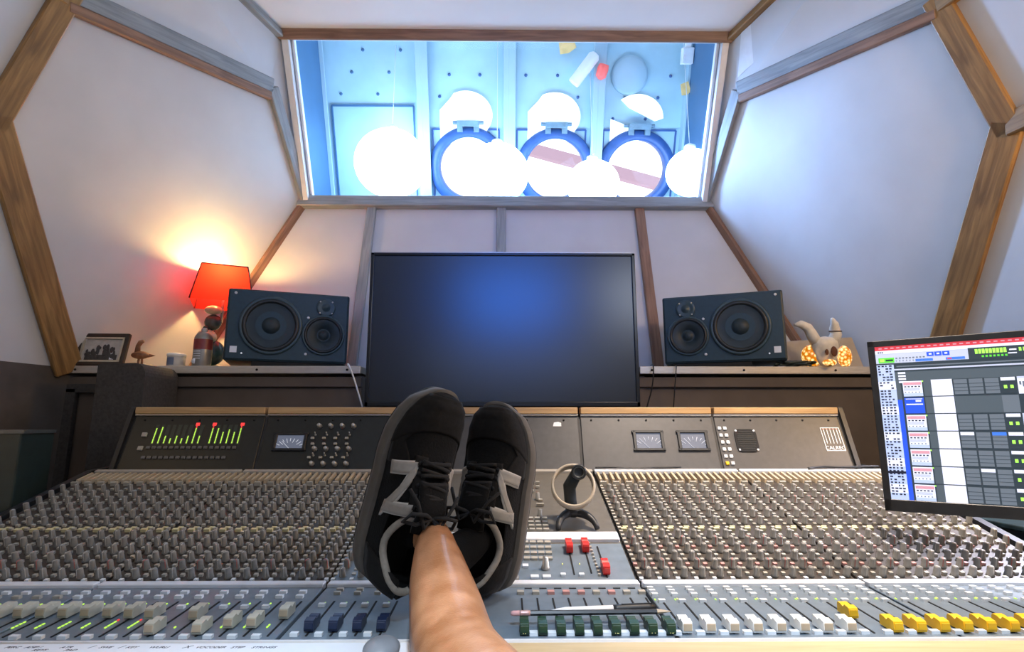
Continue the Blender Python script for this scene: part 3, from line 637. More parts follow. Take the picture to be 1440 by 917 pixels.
# body
prof = [(.70, -.285), (.80, -.283), (1.029, -.270), (1.532, -.123), (1.594, .028), (1.70, .028), (1.72, -.30), (1.5, -.42), (.85, -.40), (.70, -.33)]
T = frame(W(0, 0, 0), Vector((0, 1, 0)), Vector((0, 0, 1)), Vector((1, 0, 0)))
prof_low = [(.70, -.285), (.80, -.283), (1.029, -.270), (1.532, -.123), (1.70, -.10), (1.72, -.30), (1.5, -.42), (.85, -.40), (.70, -.33)]
MB().prism(prof_low, SEC[0]-.012, SEC[5]+.012, 0, T).build('body', M['body'], con, .002)
MB().prism([(1.533, -.122), (1.594, .028), (1.70, .028), (1.70, -.12)], -1.018, .927, 0, T).build('bridge_body', M['body'], con, .002)
for x in (-1.024, .933): MB().prism([(1.522, -.128), (1.584, .036), (1.592, .055), (1.71, .05), (1.70, -.12)], x-.006, x+.006, 0, T).build('bridge_cheek', M['black'], con, .002)
for x in (-.9, .82): 
    MB().box((x, 1.25, (-.40-ZC)/2+ZC+.01), (.10, .55, ZC-.41)).build('pedestal', M['body'], con, .01)
for x in (SEC[0]-.018, SEC[5]+.018):
    pr = [(p[0], p[1]+(.012 if 0 < i < 4 else 0)) for i, p in enumerate(prof_low)]
    MB().prism(pr, x-.009, x+.009, 0, T).build('side_cheek', M['black'], con, .003)
# panels by section
for i in range(5):
    x0, x1 = SEC[i]+.003, SEC[i+1]-.003; cx, w = (x0+x1)/2, x1-x0
    MB().box((cx, FL/2-.006, -.004), (w, FL-.018, .008), 0, FF).build('fader_panel', M['fpanel'], con, .001, 1)
    MB().box((cx, FL-.008, .000), (w, .018, .012), 0, FF).build('divider_strip', M['strip'], con, .0015, 1)
    MB().box((cx, KL/2, -.004), (w, KL-.006, .008), 0, KF_).build('knob_panel', M['cpanel'] if i == 2 else M['kpanel'], con, .001, 1)
    MB().box((cx, KL-.008, .002), (w, .014, .012), 0, KF_).build('rear_strip', M['strip'] if i > 2 else M['ledgetop'], con, .0015, 1)
# meter bridge: its own five sections
MS = [(-1.016, -.655), (-.655, -.290), (-.290, .203), (.203, .572), (.572, .925)]
for i, (x0, x1) in enumerate(MS):
    x0 += .004; x1 -= .004; cx, w = (x0+x1)/2, x1-x0
    MB().box((cx, BL/2, -.004), (w, BL, .010), 0, BF).build('meter_panel', M['mpanel_d'] if i < 2 else M['mpanel'], con, .001, 1)
    MB().box((cx, BL+.0015, .003), (w, .003, .008), 0, BF).build('bright_edge', M['frame_white'] if i > 2 else M['alu'], con)
    MB().box((cx, 1.600, .0445+ZC), (w, .035, .018)).build('wood_trim', M['oak'], con, .002)
    for k in range(5): MB().lathe([(.0028, 0), (.0028, .0015), (.001, .002)], 8, 0, BF @ Matrix.Translation((x0+w*(.08+.21*k), BL-.012, .001))).build('screw', M['gap'], con)
def bx(px, py): q = BF.inverted() @ on(px, py, BF @ Vector((0, 0, 0)), BF.to_3x3() @ Vector((0, 0, 1))); return q.x, q.y
def kx(px, py): q = KF_.inverted() @ on(px, py, KF_ @ Vector((0, 0, 0)), KF_.to_3x3() @ Vector((0, 0, 1))); return q.x, q.y
def fx_(px, py): q = FF.inverted() @ on(px, py, FF @ Vector((0, 0, 0)), FF.to_3x3() @ Vector((0, 0, 1))); return q.x, q.y
# LED level meters
hts = [.82, .86, .38, .24, .36, .24, .40, 1.0, .42, None, .96, .82, .60, .74, .62, 1.0]; red = {7, 10, 15}
xa, va = bx(214, 624); xb, vb = bx(334, 624); vt = bx(224, 599)[1]
for i, h in enumerate(hts):
    if h is None: continue
    x = xa+(xb-xa)*i/15; b = MB(); b.box((x, (va+vt)/2, .0012), (.009, (vt-va)*1.1, .001), 2, BF); nseg = 14
    for k in range(nseg):
        if k/nseg < h: b.box((x, va+(vt-va)*(k+.5)/nseg, .002), (.0026, (vt-va)/nseg*.70, .0015), 0 if not (i in red and k > nseg-3) else 1, BF)
    if i in red: b.box((x+.001, vt+.004, .002), (.010, .008, .0015), 1, BF)
    b.build('level_meter', [M['led_g'], M['led_r'], M['led_off']], con)
M['btn_d'] = mat('button_dim', (.13, .125, .12), .5, var=.1)
for (py, n, dx) in ((630, 16, 0), (644, 15, -7)):
    for k in range(n):
        x, v = bx(209+dx+k*(121/15), py); MB().box((x, v, .003), (.010, .008, .005), 0, BF).build('meter_button', M['btn_d'], con, .001, 1)
for (px, py) in ((204, 612), (198, 631)): x, v = bx(px, py); MB().box((x, v, .003), (.013, .012, .006), 0, BF).build('meter_button', M['btn'], con, .001, 1)
def vu(px0, py0, px1, py1):
    x0, v1 = bx(px0, py0); x1, v0 = bx(px1, py1); cx, cv, w, h = (x0+x1)/2, (v0+v1)/2, abs(x1-x0), v1-v0
    f = MB()
    for (a, b, c, d) in ((cx, v0, w+.012, .007), (cx, v1, w+.012, .007), (x0, cv, .008, h+.006), (x1, cv, .008, h+.006)): f.box((a, b, .003), (c, d, .008), 0, BF)
    f = f.build('vu_meter', M['black'], con, .001, 1)
    MB().box((cx, cv, .0015), (w-.004, h-.004, .001), 0, BF).build('dial', M['vu'], f)
    s = MB()
    for k in range(9):
        a = RAD(150-k*15); r0, r1 = h*.62, h*.75
        p, q = [(cx+r*math.cos(a)*1.25, v0+h*.02+r*math.sin(a)*.95, .0025) for r in (r0*(.75 if k % 2 else .9), r1)]
        s.tube([BF @ Vector(p), BF @ Vector(q)], .0008, 5)
    s.tube([BF @ Vector((cx, v0+.004, .003)), BF @ Vector((cx-w*.28, v0+h*.55, .003))], .0006, 5)
    s.build('scale', M['vuink'], f)
vu(390, 611, 427, 633); vu(891, 608, 933, 633); vu(953, 608, 996, 633)
# monitor knobs on the second meter panel
rows = [(600, 'k', 0), (612, 's', -6), (617, 'b', -10), (625, 'b', -10), (632, 'k', -7), (641, 's', -9), (644, 'b', -15), (653, 'k', -11)]
for (py, kind, dx) in rows:
    for j in range(4):
        x, v = bx(450+j*16+dx, py); D = BF @ Matrix.Translation((x, v, .001))
        if kind == 'k': MB().lathe([(.007, 0), (.0065, .004), (.0055, .005), (.005, .013), (.003, .014), (.0001, .014)], 16, 0, D).build('monitor_knob', M['silver'], con)
        elif kind == 's':
            o = MB().lathe([(.003, 0), (.003, .003), (.0015, .004)], 8, 0, D); o.cyl(D @ Vector((0, 0, .003)), D @ Vector((0, .004, .011)), .0013, .002, 8); o.build('toggle_switch', M['silver'], con)
        else: MB().box((0, 0, .003), (.009, .006, .006), 0, D).build('monitor_button', M['btn'], con, .001, 1)
x, v = bx(783, 597); MB().prism([(x-.011, v-.006), (x+.012, v-.006), (x+.012, v+.004), (x+.004, v+.007), (x-.008, v+.005)], .001, .002, 0, BF).build('sticker', M['tape'], con)
# talkback section
for r_ in range(6):
    for c_ in range(2):
        x, v = bx(1011+c_*7.6+r_*2.3, 603+r_*9.8)
        MB().box((x, v, .003), (.009, .009, .005), 0, BF).build('talkback_button', M['cap_yellow'] if (r_ == 5 and c_ == 0) else M['btnw'], con, .001, 1)
x0, v1 = bx(1030, 605); x1, v0 = bx(1069, 635)
cx, cv = (x0+x1)/2, (v0+v1)/2; hw, hh = (x1-x0)/2, (v1-v0)/2
def rrect(hw, hh, r, n=6):
    return [(sx*(hw-r)+r*math.cos(RAD(a0+90*k/n)), sy*(hh-r)+r*math.sin(RAD(a0+90*k/n))) for sx, sy, a0 in ((1, 1, 0), (-1, 1, 90), (-1, -1, 180), (1, -1, 270)) for k in range(n+1)]
hw = .030; hh = .032
gr = MB().prism(rrect(hw, hh, .014), 0, .003, 0, BF @ Matrix.Translation((cx, cv, .001))).build('talkback_grille', M['gap'], con)
g2 = MB()
for k in range(9): 
    yy = -hh*.72+k*hh*.18; ww_ = hw*.82*math.sqrt(max(.05, 1-(yy/hh)**2)); g2.box((cx, cv+yy, .0045), (2*ww_, .0018, .0012), 0, BF)
for sx in (-1, 1):
    for sy in (-1, 1): g2.lathe([(.003, 0), (.003, .001), (.001, .0015)], 10, 1, BF @ Matrix.Translation((cx+sx*hw*.82, cv+sy*hh*.84, .004)))
g2.build('grille_bar', [M['rack'], M['strip']], gr)
# maker badge: outlined square with five bars and lettering
x0, v1 = bx(1151, 602); x1, v0 = bx(1184, 634)
bw, bh = .050, v1-v0; cx = (bx(1152, 603)[0]+bx(1190, 633)[0])/2
bd = MB(); ln = .0016
for (x, v, w, h) in ((cx, v1, bw, ln), (cx, v0, bw, ln), (cx-bw/2, (v0+v1)/2, ln, bh), (cx+bw/2, (v0+v1)/2, ln, bh)): bd.box((x, v, .0014), (w+ln, h, .0008), 0, BF) if h == ln else bd.box((x, v, .0014), (w, h, .0008), 0, BF)
for k in range(5): bd.box((cx-bw*.36+k*bw*.18, v0+bh*.62, .0014), (ln, bh*.62, .0008), 0, BF); bd.box((cx-bw*.36+k*bw*.18, v1-.004, .0015), (.003, .006, .0008), 1, BF)
bdg = bd.build('maker_badge', [M['strip'], M['btnp']], con)
text_mesh('lettering', 'CALREC', .0148, BF @ Matrix.Translation((cx, v0+.003, .0012)), M['strip'], bdg)
# ---------------- faders
capv = [(-.013, 0), (-.0145, .004), (-.0125, .013), (-.003, .0145), (.001, .0105), (.006, .0125), (.013, .013), (.0145, .010), (.0145, 0)]
def cap_mesh(mname, cap, end, wdt=.0130, sc=1.08):
    b = MB(); T = frame(Vector((0, 0, 0)), Vector((0, 1, 0)), Vector((0, 0, 1)), Vector((1, 0, 0)))
    b.prism([(p[0]*sc, p[1]*sc+.002) for p in capv], -wdt/2, wdt/2, 0, T)
    b.box((0, 0, .001), (.003, .012, .004), 1)                        # stem in the slot
    b.box((0, -.0145*sc, .0075*sc+.002), (wdt*.9, .001, .0085*sc), 2)      # front face
    b.box((0, .001*sc, .0112*sc+.002), (wdt*.98, .0012, .0010), 3)
    return b.mesh(mname, [M[cap], M['gap'], M[end], M['cline']])
CAPS = {'cream': cap_mesh('cap_cream', 'cap_cream', 'capend'), 'white': cap_mesh('cap_white', 'cap_white', 'capend'), 'yellow': cap_mesh('cap_yellow', 'cap_yellow', 'cap_yellow'),
        'blue': cap_mesh('cap_blue', 'cap_blue', 'cap_blue', .0125), 'green': cap_mesh('cap_green', 'cap_green', 'cap_green', .012), 'red': cap_mesh('cap_red', 'cap_red', 'cap_red', .012, 1.15)}
LBL = {'cream': 'ivory fader cap', 'white': 'white fader cap', 'yellow': 'yellow fader cap', 'blue': 'navy fader cap', 'green': 'dark green fader cap', 'red': 'red fader cap'}
slot_me = MB().box((0, 0, 0), (.0026, 1, .0012)).mesh('slot', [M['gap']])
def fader(F, x, v0, v1, v, col):
    link('fader_slot', slot_me, con, world=F @ Matrix.Translation((x, (v0+v1)/2, .0004)) @ Matrix.Diagonal((1, v1-v0, 1, 1)))
    o = link('fader_cap', CAPS[col], con, .0012, 1, 0, F @ Matrix.Translation((x, v, 0))); o['label'] = LBL[col]
btn_me = {k: MB().box((0, 0, .002), (.0115, .0070, .005)).mesh('fbtn', [M[m]]) for k, m in (('w', 'btnw'), ('i', 'btn'), ('p', 'btnp'))}
led_me = {k: MB().box((0, 0, .0008), (.0019, .0040, .0012)).mesh('led', [M['led_'+k]]) for k in 'gyr'}
FBTN = []                                                             # (matrix, kind)
def fb(F, x, v, k='w', sx=1, sy=1): FBTN.append((F @ Matrix.Translation((x, v, 0)) @ Matrix.Diagonal((sx, sy, 1, 1)), k))
def led(F, x, v, k='g'): link('led', led_me[k], con, world=F @ Matrix.Translation((x, v, 0)))
S0, S1, TOPV, LOWV = .030, .148, .120, .034
v_for = {'hi': .108, 'mid': .052, 'low': .030}
sec0 = {11: .094, 10: .094, 9: .094, 8: .094, 7: .094, 6: .094, 5: .09, 4: .09, 3: .09, 2: .05, 1: .09, 0: .03}
sec1 = {0: .094, 1: .094, 2: .094, 3: .094, 4: .092, 5: .088, 6: .036, 7: .086, 8: .036, 9: .056, 10: .056, 11: .088}
for s, tbl in ((0, sec0), (1, sec1)):
    for i in range(12):
        x = SEC[s]+PIT*(i+.5); fader(FF, x, S0-.010, S1, tbl[i], 'cream')
        fb(FF, x-.011, .185); fb(FF, x-.009, .165, 'w' if s else 'i'); fb(FF, x-.013, .122, 'w', .9); fb(FF, x-.013, .016, 'w')
        if s == 1 or i > 8:
            n = (4, 3, 4, 3, 5, 5, 2, 1, 2, 2, 2, 2)[i]
            for k in range(n): led(FF, x-.0125, .050+.0065*k, 'r' if (i in (4, 5) and k == n-1 and s == 1) else 'g')
            led(FF, x-.0125, .138, 'g')
for s in (3, 4):
    for i in range(12):
        x = SEC[s]+PIT*(i+.5); yl = s == 4 or i >= 8
        fader(FF, x, S0-.008, S1, .082 if (s == 3 and i == 8) else .034, 'yellow' if yl else 'white')
        for vv in (.198, .184, .168): fb(FF, x-.006, vv, 'w', .85)
        fb(FF, x-.002, .140, 'w', .9); fb(FF, x-.014, .022, 'w', 1)
        led(FF, x-.010, .150, 'g'); 
        if i % 3: led(FF, x-.006, .153, 'y')
# centre section: navy on one side, green on the other
for i in range(4):
    x = SEC[2]+.035+i*.0325; fader(FF, x, S0-.01, S1, .044, 'blue')
    for vv in (.196, .180): fb(FF, x-.005, vv, 'i', .9)
    fb(FF, x-.013, .128, 'w', .9); fb(FF, x-.016, .022, 'w', .9); led(FF, x-.012, .140, 'g')
for i in range(9):
    x = .026+i*.0245; fader(FF, x, S0-.004, .158, .030, 'green')
    fb(FF, x-.001, .180, 'p' if i in (2, 3, 4, 6) else 'i', .95, 1.5)
    if i < 8: fb(FF, x+.0123, .022, 'w', .95, 1.3)
    MB().box((x+.012, .2035, .0005), (.012, .003, .001), 0, FF).build('label_slot', M['gap'], con)
# small numerals on the green caps
for i, s in ((0, '17'), (5, '12'), (7, '14'), (8, '15')):
    text_mesh('numeral', s, .007, FF @ Matrix.Translation((.026+i*.0245, .0149, .004)) @ Matrix.Rotation(RAD(88), 4, 'X'), M['led_y'], con)
# centre knob-plane fittings
def kbox(px, py, sx, sy, sz, m, name):
    x, v = kx(px, py); return MB().box((x, v, sz/2), (sx, sy, sz), 0, KF_).build(name, m, con, .001, 1)
# pale cross strip
xa, va = kx(712, 758); xb, vb = kx(858, 758)
MB().box(((SEC[2]+SEC[3])/2, va, .003), (SEC[3]-SEC[2]-.01, .030, .010), 0, KF_).build('divider_strip', M['strip'], con, .0015, 1)
MB().box(((SEC[2]+SEC[3])/2, va/2-.010, .001), (SEC[3]-SEC[2]-.01, va-.03, .004), 0, KF_).build('lower_panel', M['fpanel'], con, .001, 1)
CBTN = []
def cb(px, py, k='i', sx=1, sy=1): x, v = kx(px, py); CBTN.append((KF_ @ Matrix.Translation((x, v, .0025)) @ Matrix.Diagonal((sx, sy, 1, 1)), k))
for r_ in range(4):
    for c_ in range(6): cb(718+c_*10.4+r_*.8, 766+r_*7.6, 'i', 1.0, 1.2)
for c_ in range(3): cb(716+c_*11.5, 799.5, 'w', .9, 1.2)
for (px, py) in ((752, 815), (769, 815)): cb(px, py, 'w', 1.2, 1.2)
for r_ in range(4):
    for c_ in range(4): cb(736+c_*9.8+r_*.9, 732+r_*5.3, 'i', 1.0, .95)
for (px, py) in ((749, 673), (748, 681), (756, 681), (748, 687), (756, 687), (738, 694), (748, 693), (733, 706), (760, 706), (733, 712), (741, 712), (757, 712), (762, 712)): cb(px, py, 'i', .75, .75)
for (px, py) in ((756, 697), (739, 723), (759, 721), (725, 742)):
    x, v = kx(px, py+6); MB().lathe([(.0065, 0), (.006, .004), (.0048, .005), (.0042, .017), (.0001, .018)], 14, 0, KF_ @ Matrix.Translation((x, v, 0))).build('centre_knob', M['knob'], con)
for (px, py, m, s) in ((722, 816, 'knob', 1.25), (767, 802, 'silver', 1.0)):
    x, v = kx(px, py); MB().lathe([(.008*s, 0), (.0075*s, .004), (.0058*s, .005), (.005*s, .022), (.0001, .023)], 16, 0, KF_ @ Matrix.Translation((x, v, .003))).build('centre_knob', M[m], con)
for (px, py0, py1, pyc) in ((804, 764, 811, 776), (826.5, 764, 809, 775), (851, 771, 815, 806)):
    xA, vA = kx(px-8 if px < 840 else px-10, py0); xB, vB = kx(px+2, py1); x, v = kx(px-4 if px < 840 else px, pyc)
    fader(KF_ @ Matrix.Translation((0, 0, .0032)), x, vB, vA, v, 'red')
for k in range(10): cb(828.5+k*1.6, 768+k*4.9, 'i', .35, .5)
for (px, py) in ((792, 812), (818, 812)): cb(px, py, 'w', .75, .9)
for (px, py) in ((791, 796), (815, 796)): x, v = kx(px, py); led(KF_ @ Matrix.Translation((0, 0, .003)), x, v, 'y')
# ---------------- knobs: one column per channel
kb = MB(); kb.lathe([(.0066, 0), (.0064, .003), (.0056, .004), (.0050, .0165), (.0042, .018), (.0001, .018)], 12, 0)
kb.box((0, -.0012, .0181), (.0014, .0075, .0008), 1); kb.box((0, -.0051, .0105), (.0013, .001, .013), 1)
KNOB = {'g': kb.mesh('knob', [M['knob'], M['knobcap']]), 'r': kb.mesh('knob', [M['knob'], M['knobcap']])}
KNOB['r'].materials[1] = M['knobred']
KN = []
VR = [.020+.0282*k for k in range(6)]+[.222+.0345*k for k in range(6)]
cols = []
for s in (0, 1, 3, 4):
    for i in range(12): cols.append((SEC[s]+PIT*(i+.5), s))
for i in range(4): cols.append((SEC[2]+PIT*(i+.5), 2))
for (x, s) in cols:
    xo = x+(-.003 if s < 2 else .003)
    for j, v in enumerate(VR):
        kk = 'r' if (j in (1, 4, 9) and (s > 2 or j == 1) and (int(x*1000)+j) % 3 != 0) else 'g'
        KN.append((KF_ @ Matrix.Translation((xo, v, 0)) @ Matrix.Rotation(random.uniform(-.9, .9), 4, 'Z'), kk))
SB = []
for (x, s) in cols:
    xb_ = x+(.010 if s < 2 else -.0105)
    for k in range(27):
        v = .010+.0158*k
        if v > .425: break
        kind = 'p' if k in (3, 7) and s > 2 else 'w' if k == 0 else 'i'
        SB.append((KF_ @ Matrix.Translation((xb_, v, 0)) @ Matrix.Diagonal((.58, .85, 1, 1)), kind))
    SB.append((KF_ @ Matrix.Translation((x-.003, .193, 0)) @ Matrix.Diagonal((1.0, 1.0, 1.3, 1)), 'y'))
    SB.append((KF_ @ Matrix.Translation((x+.002, .203, 0)) @ Matrix.Diagonal((.9, .8, 1, 1)), 'y'))
    SB.append((KF_ @ Matrix.Translation((x-.004, .432, 0)) @ Matrix.Diagonal((1.3, .9, 2.2, 1)), 'i'))
M['btny'] = mat('button_yellow', (.62, .56, .32), .45)
btn_me['y'] = MB().box((0, 0, .002), (.0115, .0070, .005)).mesh('fbtn', [M['btny']])
def split_build(name, items, meshes, keep=100, hide=None):
    """the nearest ones that show as parts of their own, the rest as one part of kind stuff"""
    def near(it):
        p = it[0].translation; q = CR.transposed() @ (p-EYE); px, py = 720+F*q.x/-q.z, 458.5-F*q.y/-q.z
        vis = 0 < px < 1440 and py < 917 and not (500 < px < 730 and py > 560)
        return (0 if vis else 1, (p-EYE).length)
    items = sorted(items, key=near)
    for Mx, k in items[:keep]: link(name, meshes[k], con, world=Mx)
    rest = items[keep:]
    if not rest: return
    kinds = sorted(meshes); mats = []; off = {}
    for k in kinds: off[k] = len(mats); mats += list(meshes[k].materials)
    b = MB()
    for Mx, k in rest:
        me = meshes[k]; base = len(b.v)
        for v_ in me.vertices: b.v.append(tuple(Mx @ v_.co))
        for p in me.polygons: b.f.append(tuple(base+i for i in p.vertices)); b.mi.append(off[k]+p.material_index); b.sm.append(p.use_smooth)
    o = b.build(name, mats, con); o['kind'] = 'stuff'
split_build('knob', KN, KNOB)
split_build('channel_button', SB, btn_me)
split_build('fader_button', FBTN, btn_me)
split_build('centre_button', CBTN, btn_me)
# long cream levers along the back of the knob panels
lev = MB().hexa([(-.0034, 0, 0), (.0034, 0, 0), (.0034, .055, 0), (-.0034, .055, 0), (-.0028, .002, .010), (.0028, .002, .010), (.0028, .053, .009), (-.0028, .053, .009)]).mesh('lever', [M['lever']])
LV = []
for (x, s) in cols:
    for dx in (-.0075, .0075): LV.append((KF_ @ Matrix.Translation((x+dx, .444, 0)), 'l'))
split_build('lever', LV, {'l': lev})
# armrest, tape and handwriting
MB().box((0.1-.135, .748, -.283+ZC), (SEC[5]-SEC[0]+.03, .100, .018)).build('armrest', M['rail'], con, .004)
MB().box(((SEC[0]+SEC[5])/2, .7985, -.2745+ZC), (SEC[5]-SEC[0], .004, .006)).build('bright_edge', M['frame_white'], con)
tape = MB().box((-.565, .752, -.2735+ZC), (.98, .082, .0012)).build('label_tape', M['tape'], con)
for px, s in ((16, 'PERC'), (45, 'AMP /'), (62, 'KEYS'), (92, 'ATR'), (105, 'PAD'), (126, '/'), (147, 'SWE'), (168, '/'), (184, 'KEY'), (222, 'WURLI'), (261, 'X'), (295, 'VOCODER'), (333, 'STEP'), (370, 'STRINGS')):
    p = on(px, 911, W(0, 0, -.2728), Vector((0, 0, 1)))
    text_mesh('handwriting', s, .0078 if len(s) > 2 else .012, Matrix.Translation((p.x, p.y-.004+(.006 if s in ('KEYS', 'PAD') else .003)*(-1 if s in ('KEYS', 'PAD') else 1), -.2728+ZC)), M['ink'], tape, .35, .0001)
# things lying on the console
zcap = (FF @ Vector((0, .030, .0160))).z
p0, p1 = FF @ Vector((.012, .047, .0185)), FF @ Vector((.232, .052, .0185))
pc = thing('pencil', 'black pencil with a pink eraser resting across the green fader caps', 'pencil', p0)
d = (p1-p0).normalized(); l = (p1-p0).length
MB().lathe([(.0036, .022), (.0036, l-.02)], 6, 0, dirframe(p0, d), False).build('shaft', mat('pencil_black', (.015, .017, .022), .3), pc)
MB().lathe([(.0038, .008), (.0040, .010), (.0038, .014), (.0040, .018), (.0038, .023)], 12, 0, dirframe(p0, d)).build('ferrule', mat('ferrule_pink', (.55, .35, .34), .35, metal=.3), pc)
MB().lathe([(.0025, -.004), (.0036, -.001), (.0036, .009)], 12, 0, dirframe(p0, d)).build('eraser', mat('eraser_pink', (.62, .35, .36), .7), pc)
MB().lathe([(.0036, l-.02), (.0010, l-.003), (.0002, l)], 6, 0, dirframe(p0, d), False).build('tip', mat('pencil_tip', (.55, .45, .33), .6), pc)
p0, p1 = FF @ Vector((.060, .057, .0170)), FF @ Vector((.215, .068, .0185))
mk = thing('marker_pen', 'white marker pen with a black cap lying behind the pencil', 'pen', p0)
d = (p1-p0).normalized(); l = (p1-p0).length; T = dirframe(p0, d)
MB().lathe([(.001, 0), (.0036, .014), (.0050, .025), (.0050, l*.62)], 20, 0, T).build('barrel', M['whitepl'], mk)
MB().lathe([(.0053, l*.60), (.0056, l*.64), (.0055, l*.93), (.004, l)], 20, 0, T).build('cap', M['black'], mk)
MB().box((0, .0054, l*.82), (.003, .0015, l*.28), 0, T).build('clip', M['black'], mk)
text_mesh('lettering', 'marker', .006, T @ Matrix.Translation((0, .0, l*.4)) @ frame(Vector((0, 0, 0)), Vector((0, 0, 1)), Vector((1, 0, 0)) if (T.to_3x3() @ Vector((1, 0, 0))).z > 0 else Vector((-1, 0, 0)), Vector((0, 1, 0))) @ Matrix.Translation((0, -.002, .0049)), M['ink'], mk) if False else None
c = on(536, 926, W(0, 0, -.2725), Vector((0, 0, 1)))
o = MB().sphere((0, 0, 0), .022, 12, 0, (1, 1.3, .55), Matrix.Translation(c+Vector((0, 0, .011)))).build('computer_mouse', mat('mouse_grey', (.22, .23, .25), .4)); 
tag(o, 'grey rounded mouse on the white taped armrest beside the leg', 'mouse')
cable([KF_ @ Vector((.235, KL-.004, .012)), KF_ @ Vector((.27, KL-.006, .014)), KF_ @ Vector((.33, KL-.010, .013)), KF_ @ Vector((.39, KL-.006, .013)), KF_ @ Vector((.46, KL-.001, .012))], .0022, M['black'], 'thin black cable lying along the strip behind the webcam')
cable([KF_ @ Vector((.79, KL-.012, .013)), KF_ @ Vector((.83, KL-.004, .014)), KF_ @ Vector((.88, KL-.008, .014)), KF_ @ Vector((.95, KL+.0, .014)), KF_ @ Vector((.985, KL+.004, .012))], .003, M['black'], 'black cable lying below the maker badge of the console')
# webcam with ring
x, v = kx(809, 742); base = KF_ @ Vector((x, v, 0))
wc = thing('webcam', 'dark webcam with a cream ring on a splayed stand', 'webcam', base)
kn = KF_.to_3x3() @ Vector((0, 0, 1))
rc = P(806, 684, base.y*.985-.02); d_ = (EYE-rc).normalized(); rn = (d_+Vector((.05, 0, .30))).normalized()
RT = dirframe(rc, rn); R0 = .043
MB().lathe([(R0-.003, -.010), (R0-.003, .010), (R0, .012), (R0+.003, .009), (R0+.003, -.010), (R0, -.012)], 48, 0, RT, True, True).build('ring', mat('ring_cream', (.42, .36, .28), .5), wc)
cm = MB(); cc = P(814, 664, base.y*.985-.03); CT = dirframe(cc, (EYE-cc))
cm.lathe([(.0135, -.03), (.0158, -.025), (.0158, .008), (.0135, .012), (.0115, .010), (.010, .006), (.0001, .007)], 28, 0, CT); cm.build('camera_head', M['black'], wc)
MB().lathe([(.0095, .0085), (.0105, .0115), (.0115, .0105)], 28, 0, CT, True, True).build('lens_ring', M['rackedge'], wc)
MB().tube([cc-Vector((0, -.02, .0)), rc+Vector((-.006, .018, -.002)), rc+Vector((-.004, .02, -.03)), rc+Vector((0, .012, -.05))], [.012, .014, .013, .011], 12).build('neck', mat('cam_teal', (.012, .018, .021), .5), wc)
hub = rc+Vector((0, .010, -.052))
def leg(px, py, bend):
    x, v = kx(px, py); f = KF_ @ Vector((x, v, .0075)); m_ = (hub+f)/2+Vector((bend, 0, .012))
    pts = [hub+(m_-hub)*2*t_*(1-t_)+(f-hub)*t_*t_ for t_ in [k/8 for k in range(9)]]
    MB().tube(pts, [.010-.0006*k for k in range(9)], 8).build('leg', M['black'], wc)
leg(785, 750, -.016); leg(840, 749, .018); leg(812, 722, 0)
MB().sphere(hub, .015, 10, 0, (1.2, 1, .8)).build('hub', M['black'], wc)
# ================================================================== COMPUTER MONITOR
TL, BLc = P(1219, 481, 1.15), P(1249, 712, 1.15)
rt = P(1440, 468, 1.01); X = Vector((rt.x-TL.x, rt.y-TL.y, 0)).normalized(); Z = Vector((0, 0, 1)); Nn = X.cross(Z); Nn = Nn if Nn.dot(EYE-TL) > 0 else -Nn
Hm = TL.z-BLc.z; Wm = .56; MO = Vector((TL.x, TL.y, BLc.z)); MT = frame(MO, X, Z, Nn)
mon = thing('computer_monitor', 'computer monitor showing audio editing tracks at the end of the console', 'monitor', Vector((1.14, MO.y-.2, 0)))
MB().box((Wm/2, Hm/2, -.013), (Wm, Hm, .026), 0, MT).build('housing', M['black'], mon, .006)
bz = .020; fr = MB()
for (x, y, w, h) in ((Wm/2, .011, Wm, .022), (Wm/2, Hm-.006, Wm, .012), (.006, Hm/2, .012, Hm), (Wm-.006, Hm/2, .012, Hm)): fr.box((x, y, .001), (w, h, .004), 0, MT)
fr.build('bezel', M['black'], mon, .001, 1)
MI = MT.inverted()
def sc(px, py): q = MI @ on(px, py, MO, Nn); return q.x, q.y
u0, v0, u1, v1 = .012, .022, Wm-.012, Hm-.012
SM = {k: emis('screen_'+k, c, s) for k, c, s in (('grey', (.075, .10, .125), 1.0), ('dark', (.03, .045, .06), 1.0), ('cell', (.13, .16, .20), 1.0), ('white', (.72, .76, .92), 1.0), ('pale', (.50, .55, .72), 1.0), ('list', (.45, .55, .80), 1.0),
      ('blue', (.02, .08, .62), 1.2), ('sky', (.05, .18, .7), 1.1), ('red', (.62, .05, .07), 1.1), ('green', (.10, .55, .05), 1.2), ('lime', (.35, .9, .1), 1.4), ('pink', (.62, .30, .38), 1.0), ('lilac', (.60, .50, .85), 1.0), ('ink', (.015, .02, .05), .6))}
SK = list(SM); sb = MB(); LAY = [0]
def rect(x0, y0, x1, y1, k, lay): sb.quad([(x0, y0, .0012+lay*.00025), (x1, y0, .0012+lay*.00025), (x1, y1, .0012+lay*.00025), (x0, y1, .0012+lay*.00025)], SK.index(k), MT)
rect(u0, v0, u1, v1, 'grey', 0)
CZ = lambda cx, cy: sc(1200+cx/3.1625, 450+cy/3.1625)           # crop coordinates of the screen
def rc_(cx0, cy0, cx1, cy1, k, lay=1):
    (a, b), (c, d) = CZ(cx0, cy0), CZ(cx1, cy1); rect(max(u0, a), max(v0, min(b, d)), min(u1, c), min(v1, max(b, d)), k, lay)
Hs = v1-v0
def row(f): return v1-Hs*f
Q_ = .00109                                                        # metres per screen step
def R(a, f1, b, f0, k, lay): rect(u0+a*Q_, max(v0, row(f1)), min(u1, u0+b*Q_), row(f0), k, lay)
R(0, .028, 999, 0, 'red', 1); R(0, .115, 999, .028, 'pale', 1); R(0, .05, 999, .03, 'white', 2)
for k in range(3): R(4+3*k, .045, 6+3*k, .036, 'ink', 3)
